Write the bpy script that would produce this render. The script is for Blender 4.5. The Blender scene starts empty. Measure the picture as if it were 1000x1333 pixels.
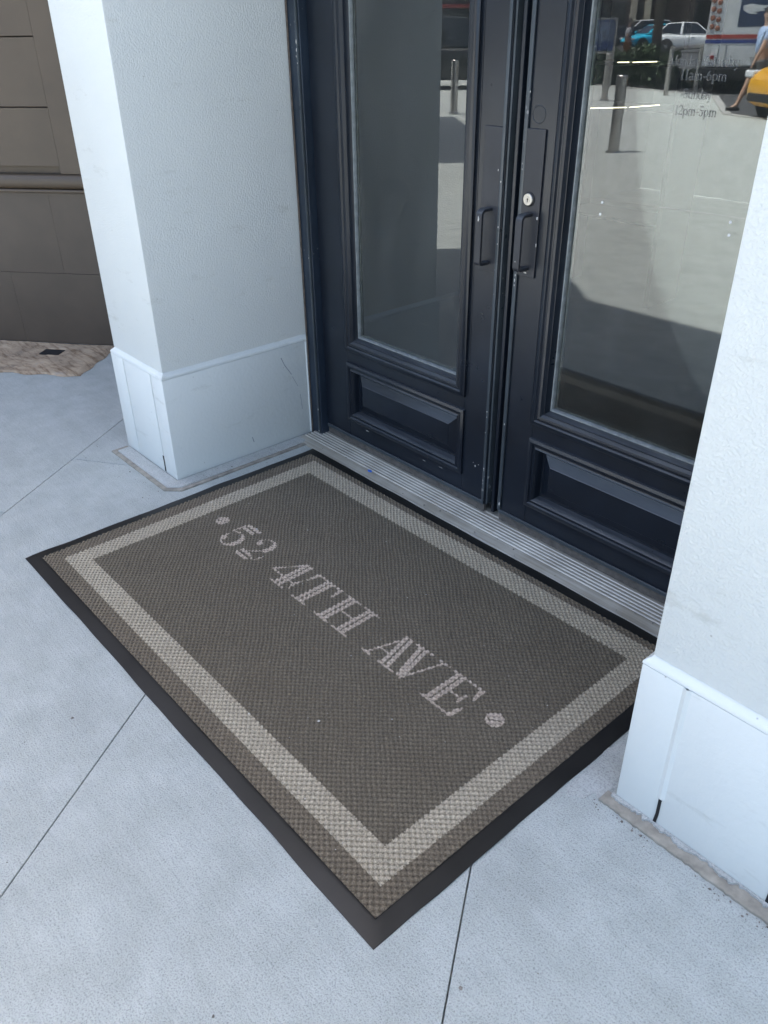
import bpy, bmesh, math, random
import numpy as np
from mathutils import Vector, Matrix
R = math.radians
random.seed(7); rng = np.random.default_rng(7)
sc = bpy.context.scene
COL = sc.collection

# ------------------------------------------------------------------ camera
cam_d = bpy.data.cameras.new('camera'); cam = bpy.data.objects.new('camera', cam_d); COL.objects.link(cam)
cam_d.sensor_fit = 'HORIZONTAL'; cam_d.sensor_width = 36.0; cam_d.lens = 37.8
cam_d.clip_start = 0.05; cam_d.clip_end = 500
rt = Vector((0.66037213, 0.7508479, -0.01166551)); dn = Vector((0.3814879, -0.34881902, -0.85603287)); fw = Vector((-0.64681963, 0.56085, -0.51678975))
cam.matrix_world = Matrix(((rt.x, -dn.x, -fw.x, 0), (rt.y, -dn.y, -fw.y, 0), (rt.z, -dn.z, -fw.z, 1.56), (0, 0, 0, 1)))
sc.camera = cam
# ------------------------------------------------------------------ sky, sun, exposure
SUN_AZ = (-0.655, 0.756); SUN_EL = R(70)
w = bpy.data.worlds.new('World'); sc.world = w; w.use_nodes = True
nt = w.node_tree; nt.nodes.clear()
sky = nt.nodes.new('ShaderNodeTexSky'); sky.sky_type = 'NISHITA'; sky.sun_disc = False
sky.sun_elevation = SUN_EL; sky.sun_rotation = math.atan2(SUN_AZ[0], SUN_AZ[1])
sky.air_density = 1.0; sky.dust_density = 3.6; sky.ozone_density = 1.0
bg = nt.nodes.new('ShaderNodeBackground'); bg.inputs[1].default_value = 0.13
wo = nt.nodes.new('ShaderNodeOutputWorld')
nt.links.new(sky.outputs[0], bg.inputs[0]); nt.links.new(bg.outputs[0], wo.inputs[0])
sd = bpy.data.lights.new('sun', 'SUN'); sd.energy = 4.0; sd.angle = R(0.5); sd.color = (1.0, 0.965, 0.92)
so = bpy.data.objects.new('sun', sd); COL.objects.link(so); so.location = (0, 0, 20)
sv = Vector((SUN_AZ[0] * math.cos(SUN_EL), SUN_AZ[1] * math.cos(SUN_EL), math.sin(SUN_EL)))
so.rotation_euler = sv.to_track_quat('Z', 'Y').to_euler()
sc.view_settings.view_transform = 'Standard'; sc.view_settings.look = 'None'
sc.view_settings.gamma = 1.0; sc.view_settings.use_curve_mapping = False
sc.view_settings.exposure = 2.3
sc.cycles.max_bounces = 10; sc.cycles.transparent_max_bounces = 16; sc.cycles.caustics_reflective = False; sc.cycles.caustics_refractive = False

# ------------------------------------------------------------------ helpers
ABS = {}
def thing(name, label, cat, loc=(0, 0, 0), rz=0.0, group=None):
    o = bpy.data.objects.new(name, None); COL.objects.link(o)
    o.location = loc; o.rotation_euler = (0, 0, rz); o.empty_display_size = 0.1
    o['label'] = label; o['category'] = cat
    if group: o['group'] = group
    ABS[o.name] = Vector(loc)
    return o
class MB:
    def __init__(s): s.v = []; s.f = []
    def add(s, vs, fs):
        n = len(s.v); s.v += [tuple(v) for v in vs]; s.f += [tuple(i + n for i in f) for f in fs]; return s
    def box(s, x0, x1, y0, y1, z0, z1):
        return s.add([(x0, y0, z0), (x1, y0, z0), (x1, y1, z0), (x0, y1, z0), (x0, y0, z1), (x1, y0, z1), (x1, y1, z1), (x0, y1, z1)],
                     [(0, 3, 2, 1), (4, 5, 6, 7), (0, 1, 5, 4), (1, 2, 6, 5), (2, 3, 7, 6), (3, 0, 4, 7)])
    def prism(s, poly, z0, z1):
        n = len(poly)
        a = sum(poly[i][0] * poly[(i + 1) % n][1] - poly[(i + 1) % n][0] * poly[i][1] for i in range(n))
        if a < 0: poly = poly[::-1]
        vs = [(x, y, z0) for x, y in poly] + [(x, y, z1) for x, y in poly]
        return s.add(vs, [tuple(range(n))[::-1], tuple(range(n, 2 * n))] + [(i, (i + 1) % n, n + (i + 1) % n, n + i) for i in range(n)])
    def prismy(s, poly, y0, y1):            # polygon in (x,z), extruded along y (y0 = front)
        n = len(poly)
        a = sum(poly[i][0] * poly[(i + 1) % n][1] - poly[(i + 1) % n][0] * poly[i][1] for i in range(n))
        if a < 0: poly = poly[::-1]
        vs = [(x, y0, z) for x, z in poly] + [(x, y1, z) for x, z in poly]
        return s.add(vs, [tuple(range(n)), tuple(range(n, 2 * n))[::-1]] + [(i, n + i, n + (i + 1) % n, (i + 1) % n) for i in range(n)])
    def tube(s, p0, p1, r0, r1=None, n=16, cap=True):
        r1 = r0 if r1 is None else r1
        p0 = Vector(p0); p1 = Vector(p1); d = (p1 - p0).normalized()
        a = d.orthogonal().normalized(); b = d.cross(a)
        vs = []
        for p, r in ((p0, r0), (p1, r1)):
            for i in range(n):
                t = 2 * math.pi * i / n; vs.append(p + a * (r * math.cos(t)) + b * (r * math.sin(t)))
        fs = [(i, (i + 1) % n, n + (i + 1) % n, n + i) for i in range(n)]
        if cap: fs += [tuple(range(n))[::-1], tuple(range(n, 2 * n))]
        return s.add(vs, fs)
    def lathe(s, prof, c, axis=(0, 0, 1), n=24):
        ax = Vector(axis).normalized(); a = ax.orthogonal().normalized(); b = ax.cross(a); c = Vector(c); m = len(prof)
        vs = [c + ax * h + a * (r * math.cos(2 * math.pi * i / n)) + b * (r * math.sin(2 * math.pi * i / n)) for i in range(n) for r, h in prof]
        fs = [(i * m + j, ((i + 1) % n) * m + j, ((i + 1) % n) * m + j + 1, i * m + j + 1) for i in range(n) for j in range(m - 1)]
        return s.add(vs, fs)
    def ring(s, x0, x1, z0, z1, prof):       # mitred frame facing -y ; prof: (inset, y)
        m = len(prof); vs = []
        for ins, y in prof:
            vs += [(x0 + ins, y, z0 + ins), (x1 - ins, y, z0 + ins), (x1 - ins, y, z1 - ins), (x0 + ins, y, z1 - ins)]
        fs = []
        for k in range(m - 1):
            for i in range(4):
                j = (i + 1) % 4; fs.append((4 * k + i, 4 * k + j, 4 * k + 4 + j, 4 * k + 4 + i))
        return s.add(vs, fs)
    def ringz(s, x0, x1, y0, y1, prof):      # flat frame facing +z ; prof: (inset, z)
        m = len(prof); vs = []
        for ins, z in prof:
            vs += [(x0 + ins, y0 + ins, z), (x1 - ins, y0 + ins, z), (x1 - ins, y1 - ins, z), (x0 + ins, y1 - ins, z)]
        fs = []
        for k in range(m - 1):
            for i in range(4):
                j = (i + 1) % 4; fs.append((4 * k + i, 4 * k + j, 4 * k + 4 + j, 4 * k + 4 + i))
        return s.add(vs, fs)
    def sweep(s, path, w, h):                # rectangular bar along a path in the y-z plane, width w along x, thickness h
        vs = []; n = len(path)
        for i, (x, y, z) in enumerate(path):
            a = path[max(i - 1, 0)]; b = path[min(i + 1, n - 1)]
            ty, tz = b[1] - a[1], b[2] - a[2]; l = math.hypot(ty, tz); ny, nz = -tz / l, ty / l
            vs += [(x - w / 2, y + ny * h / 2, z + nz * h / 2), (x + w / 2, y + ny * h / 2, z + nz * h / 2), (x + w / 2, y - ny * h / 2, z - nz * h / 2), (x - w / 2, y - ny * h / 2, z - nz * h / 2)]
        fs = [(4 * k + i, 4 * k + (i + 1) % 4, 4 * k + 4 + (i + 1) % 4, 4 * k + 4 + i) for k in range(n - 1) for i in range(4)]
        fs += [(3, 2, 1, 0), (4 * n - 4, 4 * n - 3, 4 * n - 2, 4 * n - 1)]
        return s.add(vs, fs)
def obj(name, mb, mat, parent=None, world=True, smooth=False, bevel=0.0, seg=2, weld=True, recalc=True):
    me = bpy.data.meshes.new(name); vs = mb.v
    base = Vector((0, 0, 0))
    if parent is not None and world: base = ABS[parent.name]; vs = [(x - base.x, y - base.y, z - base.z) for x, y, z in vs]
    me.from_pydata(vs, [], mb.f); me.update()
    if weld or bevel or recalc:
        bm = bmesh.new(); bm.from_mesh(me)
        if weld: bmesh.ops.remove_doubles(bm, verts=bm.verts, dist=1e-5)
        if recalc: bmesh.ops.recalc_face_normals(bm, faces=bm.faces)
        if bevel:
            es = [e for e in bm.edges if len(e.link_faces) == 2 and e.calc_face_angle(0) > R(30)]
            bmesh.ops.bevel(bm, geom=es, offset=bevel, segments=seg, profile=0.5, affect='EDGES', clamp_overlap=True)
        bm.to_mesh(me); bm.free()
    if smooth:
        me.polygons.foreach_set('use_smooth', [True] * len(me.polygons))
        me.set_sharp_from_angle(angle=R(38))
    me.materials.append(mat)
    o = bpy.data.objects.new(name, me); COL.objects.link(o)
    if parent is not None: o.parent = parent; ABS[o.name] = base.copy() if world else Vector((0, 0, 0))
    else: ABS[o.name] = Vector((0, 0, 0))
    return o
def single(name, label, cat, mb, mat, loc=(0, 0, 0), group=None, **k):
    mb.v = [(x - loc[0], y - loc[1], z - loc[2]) for x, y, z in mb.v]
    o = obj(name, mb, mat, None, **k); o.location = loc; o['label'] = label; o['category'] = cat
    if group: o['group'] = group
    ABS[o.name] = Vector(loc); return o
def struct(name, mb, mat, **k):
    o = obj(name, mb, mat, None, **k); o['kind'] = 'structure'; return o
def copy_tree(o, parent=None):
    c = o.copy(); COL.objects.link(c)
    if parent is not None: c.parent = parent
    for ch in list(o.children): copy_tree(ch, c)
    return c

# ------------------------------------------------------------------ materials
def mk(name):
    m = bpy.data.materials.new(name); m.use_nodes = True; nt = m.node_tree
    return m, nt, nt.nodes['Principled BSDF']
def N(nt, t, **k):
    n = nt.nodes.new(t)
    for a, b in k.items(): setattr(n, a, b)
    return n
def coords(nt, scale=(1, 1, 1), rot=(0, 0, 0), kind='Object'):
    tc = N(nt, 'ShaderNodeTexCoord'); mp = N(nt, 'ShaderNodeMapping')
    mp.inputs['Scale'].default_value = scale; mp.inputs['Rotation'].default_value = rot
    nt.links.new(tc.outputs[kind], mp.inputs[0]); return mp.outputs[0]
def noise(nt, vec, scale, detail=4, rough=0.55):
    n = N(nt, 'ShaderNodeTexNoise'); n.inputs['Scale'].default_value = scale; n.inputs['Detail'].default_value = detail; n.inputs['Roughness'].default_value = rough
    nt.links.new(vec, n.inputs['Vector']); return n.outputs[0]
def ramp(nt, fac, stops):
    r = N(nt, 'ShaderNodeValToRGB'); e = r.color_ramp.elements
    while len(e) < len(stops): e.new(0.5)
    for i, (p, c) in enumerate(stops): e[i].position = p; e[i].color = (*c, 1) if len(c) == 3 else c
    nt.links.new(fac, r.inputs[0]); return r.outputs[0]
def mix(nt, a, b, fac, mode='MIX'):
    n = N(nt, 'ShaderNodeMix', data_type='RGBA', blend_type=mode)
    for s, v in ((n.inputs[0], fac), (n.inputs[6], a), (n.inputs[7], b)):
        if hasattr(v, 'links') or isinstance(v, bpy.types.NodeSocket): nt.links.new(v, s)
        else: s.default_value = v if not isinstance(v, tuple) else ((*v, 1) if len(v) == 3 else v)
    return n.outputs[2]
def bump(nt, b, h, strength, dist, prev=None):
    n = N(nt, 'ShaderNodeBump'); n.inputs['Strength'].default_value = strength; n.inputs['Distance'].default_value = dist
    nt.links.new(h, n.inputs['Height'])
    if prev is not None: nt.links.new(prev, n.inputs['Normal'])
    nt.links.new(n.outputs[0], b.inputs['Normal']); return n.outputs[0]
def simple(name, col, rough=0.5, metal=0.0, var=0.12, vscale=6.0, bscale=0, bstr=0.2, bdist=0.001, spec=0.5):
    m, nt, b = mk(name); v = coords(nt)
    n = noise(nt, v, vscale, 5)
    lo = tuple(c * (1 - var) for c in col); hi = tuple(min(1, c * (1 + var)) for c in col)
    nt.links.new(ramp(nt, n, [(0.3, lo), (0.7, hi)]), b.inputs['Base Color'])
    b.inputs['Roughness'].default_value = rough; b.inputs['Metallic'].default_value = metal
    b.inputs['Specular IOR Level'].default_value = spec
    if bscale: bump(nt, b, noise(nt, v, bscale, 3), bstr, bdist)
    return m
def emit(name, col, s):
    m, nt, b = mk(name); b.inputs['Base Color'].default_value = (*col, 1)
    b.inputs['Emission Color'].default_value = (*col, 1); b.inputs['Emission Strength'].default_value = s; return m

JD = Vector((-0.563, 0.826)).normalized(); KD = Vector((JD.y, -JD.x))
JANG = math.atan2(JD.y, JD.x)
def concrete(name, base, tint):
    m, nt, b = mk(name); v = coords(nt)
    big = noise(nt, v, 1.6, 8, 0.68); mid = noise(nt, v, 9, 5, 0.6); fine = noise(nt, v, 260, 3, 0.75)
    br = coords(nt, (7, 150, 1), (0, 0, 0)); 
    tc = br.node; tc.vector_type = 'TEXTURE' if False else 'POINT'; tc.inputs['Rotation'].default_value = (0, 0, -JANG)
    brush = noise(nt, br, 1.0, 3)
    c = ramp(nt, big, [(0.22, tuple(x * 0.76 for x in base)), (0.47, base), (0.6, tuple(x * 0.96 for x in base)), (0.8, tuple(min(1, x * 1.1) for x in base))])
    c = mix(nt, c, ramp(nt, mid, [(0.3, tuple(x * 0.82 for x in tint)), (0.7, (1, 1, 1))]), 0.65, 'MULTIPLY')
    c = mix(nt, c, ramp(nt, fine, [(0.36, (0.36, 0.36, 0.37)), (0.48, (0.9, 0.9, 0.9)), (0.6, (1.0, 1.0, 1.0))]), 0.6, 'MULTIPLY')
    c = mix(nt, c, ramp(nt, brush, [(0.35, (0.8, 0.8, 0.8)), (0.6, (1, 1, 1))]), 0.35, 'MULTIPLY')
    pock = N(nt, 'ShaderNodeTexVoronoi'); pock.inputs['Scale'].default_value = 38; nt.links.new(v, pock.inputs['Vector'])
    c = mix(nt, c, ramp(nt, pock.outputs['Distance'], [(0.045, (0.4, 0.38, 0.36)), (0.075, (1, 1, 1))]), 0.5, 'MULTIPLY')
    nt.links.new(c, b.inputs['Base Color']); b.inputs['Roughness'].default_value = 0.88; b.inputs['Specular IOR Level'].default_value = 0.25
    p = bump(nt, b, fine, 1.0, 0.0045); bump(nt, b, brush, 0.4, 0.002, p)
    return m
def stucco(name, base, scale, strength, dist):
    m, nt, b = mk(name); v = coords(nt)
    n1 = noise(nt, v, scale, 2, 0.5); fine = noise(nt, v, scale * 3, 2)
    lump = ramp(nt, n1, [(0.40, (0, 0, 0)), (0.62, (1, 1, 1))])
    big = noise(nt, v, 1.1, 5, 0.6)
    c = ramp(nt, big, [(0.3, tuple(x * 0.92 for x in base)), (0.7, base)])
    scf = noise(nt, coords(nt, (2.2, 2.2, 7)), 2.3, 6, 0.7)
    c = mix(nt, c, ramp(nt, scf, [(0.60, (1, 1, 1)), (0.72, (0.80, 0.79, 0.76))]), 0.7, 'MULTIPLY')
    sp = N(nt, 'ShaderNodeTexVoronoi'); sp.inputs['Scale'].default_value = 14; nt.links.new(v, sp.inputs['Vector'])
    c = mix(nt, c, ramp(nt, sp.outputs['Distance'], [(0.018, (0.45, 0.42, 0.4)), (0.04, (1, 1, 1))]), 0.6, 'MULTIPLY')
    nt.links.new(c, b.inputs['Base Color']); b.inputs['Roughness'].default_value = 0.6; b.inputs['Specular IOR Level'].default_value = 0.35
    p = bump(nt, b, lump, strength, dist); p = bump(nt, b, fine, strength * 0.4, dist * 0.3, p); bump(nt, b, noise(nt, v, 7, 3), 0.25, 0.008, p)
    return m
def doorpaint(name, base=(0.0085, 0.0118, 0.0175), chips=0.0, rough=0.27):
    m, nt, b = mk(name); v = coords(nt)
    big = noise(nt, v, 5, 5, 0.6)
    c = ramp(nt, big, [(0.3, tuple(x * 0.8 for x in base)), (0.75, tuple(x * 1.5 for x in base))])
    if chips:
        cl = noise(nt, v, 3.2, 3); ch = N(nt, 'ShaderNodeTexVoronoi'); ch.inputs['Scale'].default_value = 55; nt.links.new(v, ch.inputs['Vector'])
        md = N(nt, 'ShaderNodeMath', operation='SUBTRACT'); nt.links.new(ramp(nt, cl, [(0.5, (0, 0, 0)), (0.75, (0.5, 0.5, 0.5))]), md.inputs[0]); nt.links.new(ch.outputs['Distance'], md.inputs[1])
        c = mix(nt, c, (0.45, 0.43, 0.4), ramp(nt, md.outputs[0], [(0.02, (0, 0, 0)), (0.12, (chips,) * 3)]))
    ge = N(nt, 'ShaderNodeNewGeometry'); sx = N(nt, 'ShaderNodeSeparateXYZ'); nt.links.new(ge.outputs['True Normal'], sx.inputs[0])
    up_fac = N(nt, 'ShaderNodeMath', operation='MULTIPLY'); nt.links.new(ramp(nt, sx.outputs[2], [(0.12, (0, 0, 0)), (0.7, (0.75, 0.75, 0.75))]), up_fac.inputs[0])
    nt.links.new(ramp(nt, noise(nt, coords(nt, (5, 60, 40)), 1.0, 4), [(0.3, (0.35,) * 3), (0.7, (1,) * 3)]), up_fac.inputs[1])
    c = mix(nt, c, (0.085, 0.092, 0.10), up_fac.outputs[0])          # lighter colour on upward faces
    nt.links.new(c, b.inputs['Base Color'])
    nt.links.new(ramp(nt, noise(nt, v, 9, 3), [(0.3, (rough,) * 3), (0.7, (rough + 0.06,) * 3)]), b.inputs['Roughness'])
    b.inputs['Specular IOR Level'].default_value = 0.45
    bump(nt, b, noise(nt, v, 25, 2), 0.05, 0.001)
    return m
def glassmat():
    m = bpy.data.materials.new('pane_glass'); m.use_nodes = True; nt = m.node_tree; nt.nodes.clear()
    fr = N(nt, 'ShaderNodeFresnel'); fr.inputs['IOR'].default_value = 1.82
    tr = N(nt, 'ShaderNodeBsdfTransparent'); tr.inputs[0].default_value = (0.86, 0.88, 0.87, 1)
    gl = N(nt, 'ShaderNodeBsdfGlossy'); gl.inputs['Roughness'].default_value = 0.0; gl.inputs[0].default_value = (0.94, 0.985, 1, 1)
    mx = N(nt, 'ShaderNodeMixShader'); out = N(nt, 'ShaderNodeOutputMaterial')
    df_ = N(nt, 'ShaderNodeBsdfDiffuse'); df_.inputs[0].default_value = (0.6, 0.6, 0.58, 1); m0 = N(nt, 'ShaderNodeMixShader'); nt.links.new(ramp(nt, noise(nt, coords(nt, (3, 3, 1.2)), 2.2, 6, 0.7), [(0.35, (0.012,) * 3), (0.55, (0.026,) * 3), (0.75, (0.06,) * 3)]), m0.inputs[0])
    nt.links.new(tr.outputs[0], m0.inputs[1]); nt.links.new(df_.outputs[0], m0.inputs[2])
    nt.links.new(fr.outputs[0], mx.inputs[0]); nt.links.new(m0.outputs[0], mx.inputs[1]); nt.links.new(gl.outputs[0], mx.inputs[2]); nt.links.new(mx.outputs[0], out.inputs[0])
    e = bpy.data.materials.new('pane_edge'); e.use_nodes = True; nt = e.node_tree; nt.nodes.clear()
    tr = N(nt, 'ShaderNodeBsdfTransparent'); tr.inputs[0].default_value = (0.94, 0.97, 0.96, 1); out = N(nt, 'ShaderNodeOutputMaterial'); nt.links.new(tr.outputs[0], out.inputs[0])
    return m, e
def carpet(name, base):
    m, nt, b = mk(name); v = coords(nt)
    ya = N(nt, 'ShaderNodeAttribute'); ya.attribute_name = 'weave_shade'
    a = noise(nt, v, 260, 2); c2 = noise(nt, v, 5, 4)
    c = ramp(nt, a, [(0.3, tuple(x * 0.62 for x in base)), (0.5, base), (0.72, tuple(min(1, x * 1.45) for x in base))])
    c = mix(nt, c, ramp(nt, c2, [(0.3, (0.88, 0.87, 0.86)), (0.7, (1, 1, 1))]), 1.0, 'MULTIPLY')
    c = mix(nt, c, ramp(nt, ya.outputs['Fac'], [(0.0, (0.42, 0.41, 0.40)), (0.45, (0.92, 0.92, 0.92)), (1.0, (1.22, 1.22, 1.22))]), 1.0, 'MULTIPLY')  # shade between the tufts painted into the colour, dark in the weave valleys
    nt.links.new(c, b.inputs['Base Color']); b.inputs['Roughness'].default_value = 0.95; b.inputs['Specular IOR Level'].default_value = 0.1
    b.inputs['Sheen Weight'].default_value = 0.15
    bump(nt, b, noise(nt, v, 900, 2), 0.5, 0.0008)
    return m

M = {}
M['concrete'] = concrete('paving_concrete', (0.545, 0.565, 0.53), (0.90, 0.91, 0.89))
M['footing'] = concrete('footing_cement', (0.57, 0.58, 0.545), (0.95, 0.94, 0.92))
M['caulk'] = simple('brown_caulk', (0.27, 0.245, 0.20), 0.85, var=0.3, vscale=30, bscale=80, bstr=0.6, bdist=0.002)
M['gap'] = simple('dark_gap_filler', (0.09, 0.07, 0.055), 0.9, var=0.4, vscale=60)
M['joint'] = simple('joint_grit', (0.12, 0.115, 0.105), 0.95, var=0.3, vscale=60)
M['stucco'] = stucco('white_stucco', (0.675, 0.688, 0.655), 165, 0.34, 0.0022)
M['plinth'] = stucco('white_plinth_paint', (0.685, 0.70, 0.655), 70, 0.2, 0.0014)
M['mortar'] = simple('dark_mortar', (0.2, 0.19, 0.18), 0.9, var=0.3, vscale=50)
M['door'] = doorpaint('black_door_paint')
M['doorchip'] = doorpaint('lit_chipped_paint', (0.045, 0.054, 0.060), chips=0.4)  # light caught on the edge strips painted into the lighter base; chips are wear
M['frame'] = doorpaint('blue_black_frame_paint', (0.018, 0.027, 0.040), chips=0.3, rough=0.4)
M['plate'] = doorpaint('dark_metal_plate', (0.022, 0.023, 0.027), rough=0.42)
M['seal'] = simple('grey_glazing_seal', (0.2, 0.215, 0.21), 0.5, var=0.25, vscale=40)
M['nickel'] = simple('nickel', (0.5, 0.48, 0.44), 0.4, 1.0, var=0.1)
M['black'] = simple('matt_black', (0.008, 0.008, 0.009), 0.6)
M['sweep'] = simple('door_sweep_brush', (0.10, 0.088, 0.075), 0.85, var=0.3, vscale=40)
M['rubber'] = simple('black_rubber', (0.0075, 0.007, 0.0062), 0.48, var=0.5, vscale=7, bscale=300, bstr=0.25, bdist=0.0006, spec=0.4)
M['mat_in'] = carpet('carpet_charcoal', (0.124, 0.102, 0.071))
M['mat_out'] = carpet('carpet_brown', (0.138, 0.111, 0.077))
M['mat_stripe'] = carpet('carpet_beige', (0.338, 0.29, 0.212))
M['mat_text'] = carpet('carpet_letter', (0.40, 0.325, 0.25))
M['brownwall'] = simple('brown_wall_paint', (0.088, 0.062, 0.039), 0.5, var=0.1, vscale=4, bscale=120, bstr=0.12, bdist=0.001)
M['darkslab'] = simple('dark_slab_paint', (0.078, 0.057, 0.040), 0.5, var=0.12, vscale=5, bscale=160, bstr=0.2, bdist=0.001)
M['asphalt'] = simple('asphalt', (0.055, 0.055, 0.056), 0.9, var=0.25, vscale=3, bscale=300, bstr=0.5, bdist=0.003)
M['kerb'] = simple('kerb_stone', (0.4, 0.39, 0.37), 0.8, var=0.15)
M['glass'], M['glassedge'] = glassmat()
M['steel'] = simple('brushed_steel', (0.5, 0.48, 0.46), 0.35, 1.0, var=0.08)
M['leaf'] = simple('hedge_leaf', (0.045, 0.075, 0.03), 0.6, var=0.5, vscale=9)
M['bark'] = simple('bark', (0.09, 0.075, 0.06), 0.9, var=0.35, vscale=20, bscale=30, bstr=0.8, bdist=0.02)
M['chrome'] = simple('chrome', (0.7, 0.7, 0.7), 0.15, 1.0, var=0.02)
M['tyre'] = simple('tyre_rubber', (0.02, 0.02, 0.02), 0.8)
M['carglass'] = simple('car_glass', (0.012, 0.014, 0.016), 0.06, 0.0, var=0.05, spec=0.8)
M['redlens'] = simple('red_lens', (0.35, 0.02, 0.02), 0.2)
M['clearlens'] = simple('clear_lens', (0.75, 0.76, 0.78), 0.12)
M['amber'] = simple('amber_lens', (0.33, 0.14, 0.09), 0.3)
M['white'] = simple('white_body', (0.75, 0.76, 0.75), 0.35, var=0.04)
def carpaint(n, c): return simple(n, c, 0.22, 0.0, var=0.03, spec=0.6)

# brushed aluminium threshold
def thmat():
    m, nt, b = mk('threshold_aluminium'); v = coords(nt, (3, 90, 60)); v2 = coords(nt)
    c = ramp(nt, noise(nt, v, 1.0, 4), [(0.25, (0.28, 0.255, 0.21)), (0.55, (0.42, 0.39, 0.33)), (0.8, (0.50, 0.47, 0.40))])
    c = mix(nt, c, ramp(nt, noise(nt, v2, 7, 5), [(0.35, (0.66, 0.63, 0.58)), (0.65, (1, 1, 1))]), 0.7, 'MULTIPLY')
    nt.links.new(c, b.inputs['Base Color']); b.inputs['Metallic'].default_value = 0.15; b.inputs['Roughness'].default_value = 0.42
    bump(nt, b, noise(nt, v, 2.0, 3), 0.3, 0.001); return m
M['threshold'] = thmat()
def stonemat():
    m, nt, b = mk('weathered_stone'); v = coords(nt); vs = coords(nt, (1.0, 5.5, 1), (0, 0, -JANG))
    n1 = noise(nt, v, 6, 8, 0.65); n2 = noise(nt, vs, 6, 5, 0.7)
    c = ramp(nt, n1, [(0.25, (0.10, 0.085, 0.07)), (0.42, (0.33, 0.25, 0.17)), (0.6, (0.46, 0.35, 0.235)), (0.8, (0.27, 0.265, 0.255))])
    c = mix(nt, c, ramp(nt, n2, [(0.38, (0.42, 0.34, 0.27)), (0.52, (1, 1, 1))]), 0.8, 'MULTIPLY')
    nt.links.new(c, b.inputs['Base Color']); b.inputs['Roughness'].default_value = 0.9
    bump(nt, b, n1, 0.6, 0.006); return m
M['stone'] = stonemat()

# ------------------------------------------------------------------ ground, paving
road = MB().box(-200, 120, -200, 60, -0.6, -0.1); struct('road', road, M['asphalt'])
PLAZA = [(-40, 3.5), (-40, -22), (-24, -21.5), (-15, -18.0), (-11.3, -16.6), (-8.8, -12.6), (6, -6.5), (14, -3.0), (14, 3.5)]
pv = MB().prism(PLAZA, -0.5, -0.022); pave = struct('pavement', pv, M['concrete'])
# slabs 0.95 x 2.4 m in a running grid, joints left open
kl = [-2.054, -1.056, -0.108]; ks = sorted(set([-2.054 - 0.98 * i for i in range(0, 10)] + kl + [-0.108 + 0.97 * i for i in range(1, 4)]))
g = 0.0016
for ci in range(len(ks) - 1):
    k0, k1 = ks[ci], ks[ci + 1]
    cuts = [2.62, 0.25, -2.2, -4.6, -7.0, 5.0]
    if k0 < -2.5: cuts = [2.167 + (0.0 if k0 > -3.1 else 0.06 * (ci % 3)), -0.2, -2.6, -5.0, -7.2, 4.6]
    cuts = sorted(cuts)
    for a, b in zip(cuts[:-1], cuts[1:]):
        c = JD * ((a + b) / 2) + KD * ((k0 + k1) / 2)
        if c.y > 3.4 or c.x > 4 or c.y < -8.5: continue
        P = [JD * jj + KD * kk for jj, kk in ((a + g, k0 + g), (b - g, k0 + g), (b - g, k1 - g), (a + g, k1 - g))]
        if (-8.6 < c.x) :
            s = MB().prism([(p.x, p.y) for p in P], -0.021, random.uniform(-0.0006, 0.0006))
            obj('pavement_slab', s, M['concrete'], pave, bevel=0.0012, seg=1)
kb = MB()
for (x0, y0), (x1, y1) in zip(PLAZA[1:7], PLAZA[2:8]):
    d = Vector((x1 - x0, y1 - y0)).normalized(); n = Vector((d.y, -d.x)) * 0.15
    kb.prism([(x0, y0), (x1, y1), (x1 + n.x, y1 + n.y), (x0 + n.x, y0 + n.y)], -0.5, 0.003)
struct('kerb', kb, M['kerb'])
# interior floor
fl = MB().box(-5.2, 2.2, 1.991, 8.2, -0.021, 0.018)
fl_m = simple('interior_floor_tile', (0.34, 0.335, 0.32), 0.5, var=0.2, vscale=3)
struct('floor', fl, fl_m)
# pale strip laid on the paving in place of a bright reflected line
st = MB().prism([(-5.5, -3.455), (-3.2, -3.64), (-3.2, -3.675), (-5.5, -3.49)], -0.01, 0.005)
struct('reflection_strip', st, simple('pale_reflection_strip', (0.75, 0.74, 0.7), 0.35, 0.4))

# ------------------------------------------------------------------ weathered stone beside the wall
A0 = Vector((-4.943, 1.316)); E1 = Vector((0.775, 0.632)).normalized(); E2 = Vector((E1.y, -E1.x))   # E2 points to the street
def W(s, n, z): p = A0 + E1 * s + E2 * n; return (p.x, p.y, z)
stn = thing('stone_threshold', 'worn brown stone slab with a square hole at the foot of the brown wall', 'stone slab', (-4.4, 1.4, 0))
vs = []; fs = []; NX, NY = 60, 26
for j in range(NY + 1):
    for i in range(NX + 1):
        s = -1.6 + (2.352) * i / NX; n = 0.005 + 0.475 * j / NY
        h = 0.008 + 0.0035 * math.sin(s * 9 + n * 21) * math.sin(n * 17 + 1.3 * s) + rng.normal(0, 0.0009)
        if j in (0, NY) or i in (0, NX): h = 0.001
        hx, hn = s - 0.415, n - 0.155
        if abs(hx) < 0.065 and abs(hn) < 0.05: h = 0.0012
        jit = 0.012 * math.sin(s * 31) if j == NY else 0
        vs.append(W(s + (0.006 * math.sin(n * 40) if i == NX else 0), n + jit, h))
for j in range(NY):
    for i in range(NX):
        a = j * (NX + 1) + i; fs.append((a, a + 1, a + NX + 2, a + NX + 1))
obj('stone_slab', MB().add(vs, fs), M['stone'], stn, smooth=False)
obj('drain_hole', MB().add([W(0.355, 0.11, 0.003), W(0.475, 0.11, 0.003), W(0.475, 0.2, 0.003), W(0.355, 0.2, 0.003)], [(0, 1, 2, 3)]).add(
    [W(0.355, 0.11, 0.0022), W(0.475, 0.11, 0.0022), W(0.475, 0.2, 0.0022), W(0.355, 0.2, 0.0022)], [(0, 3, 2, 1)]), M['black'], stn)

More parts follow.
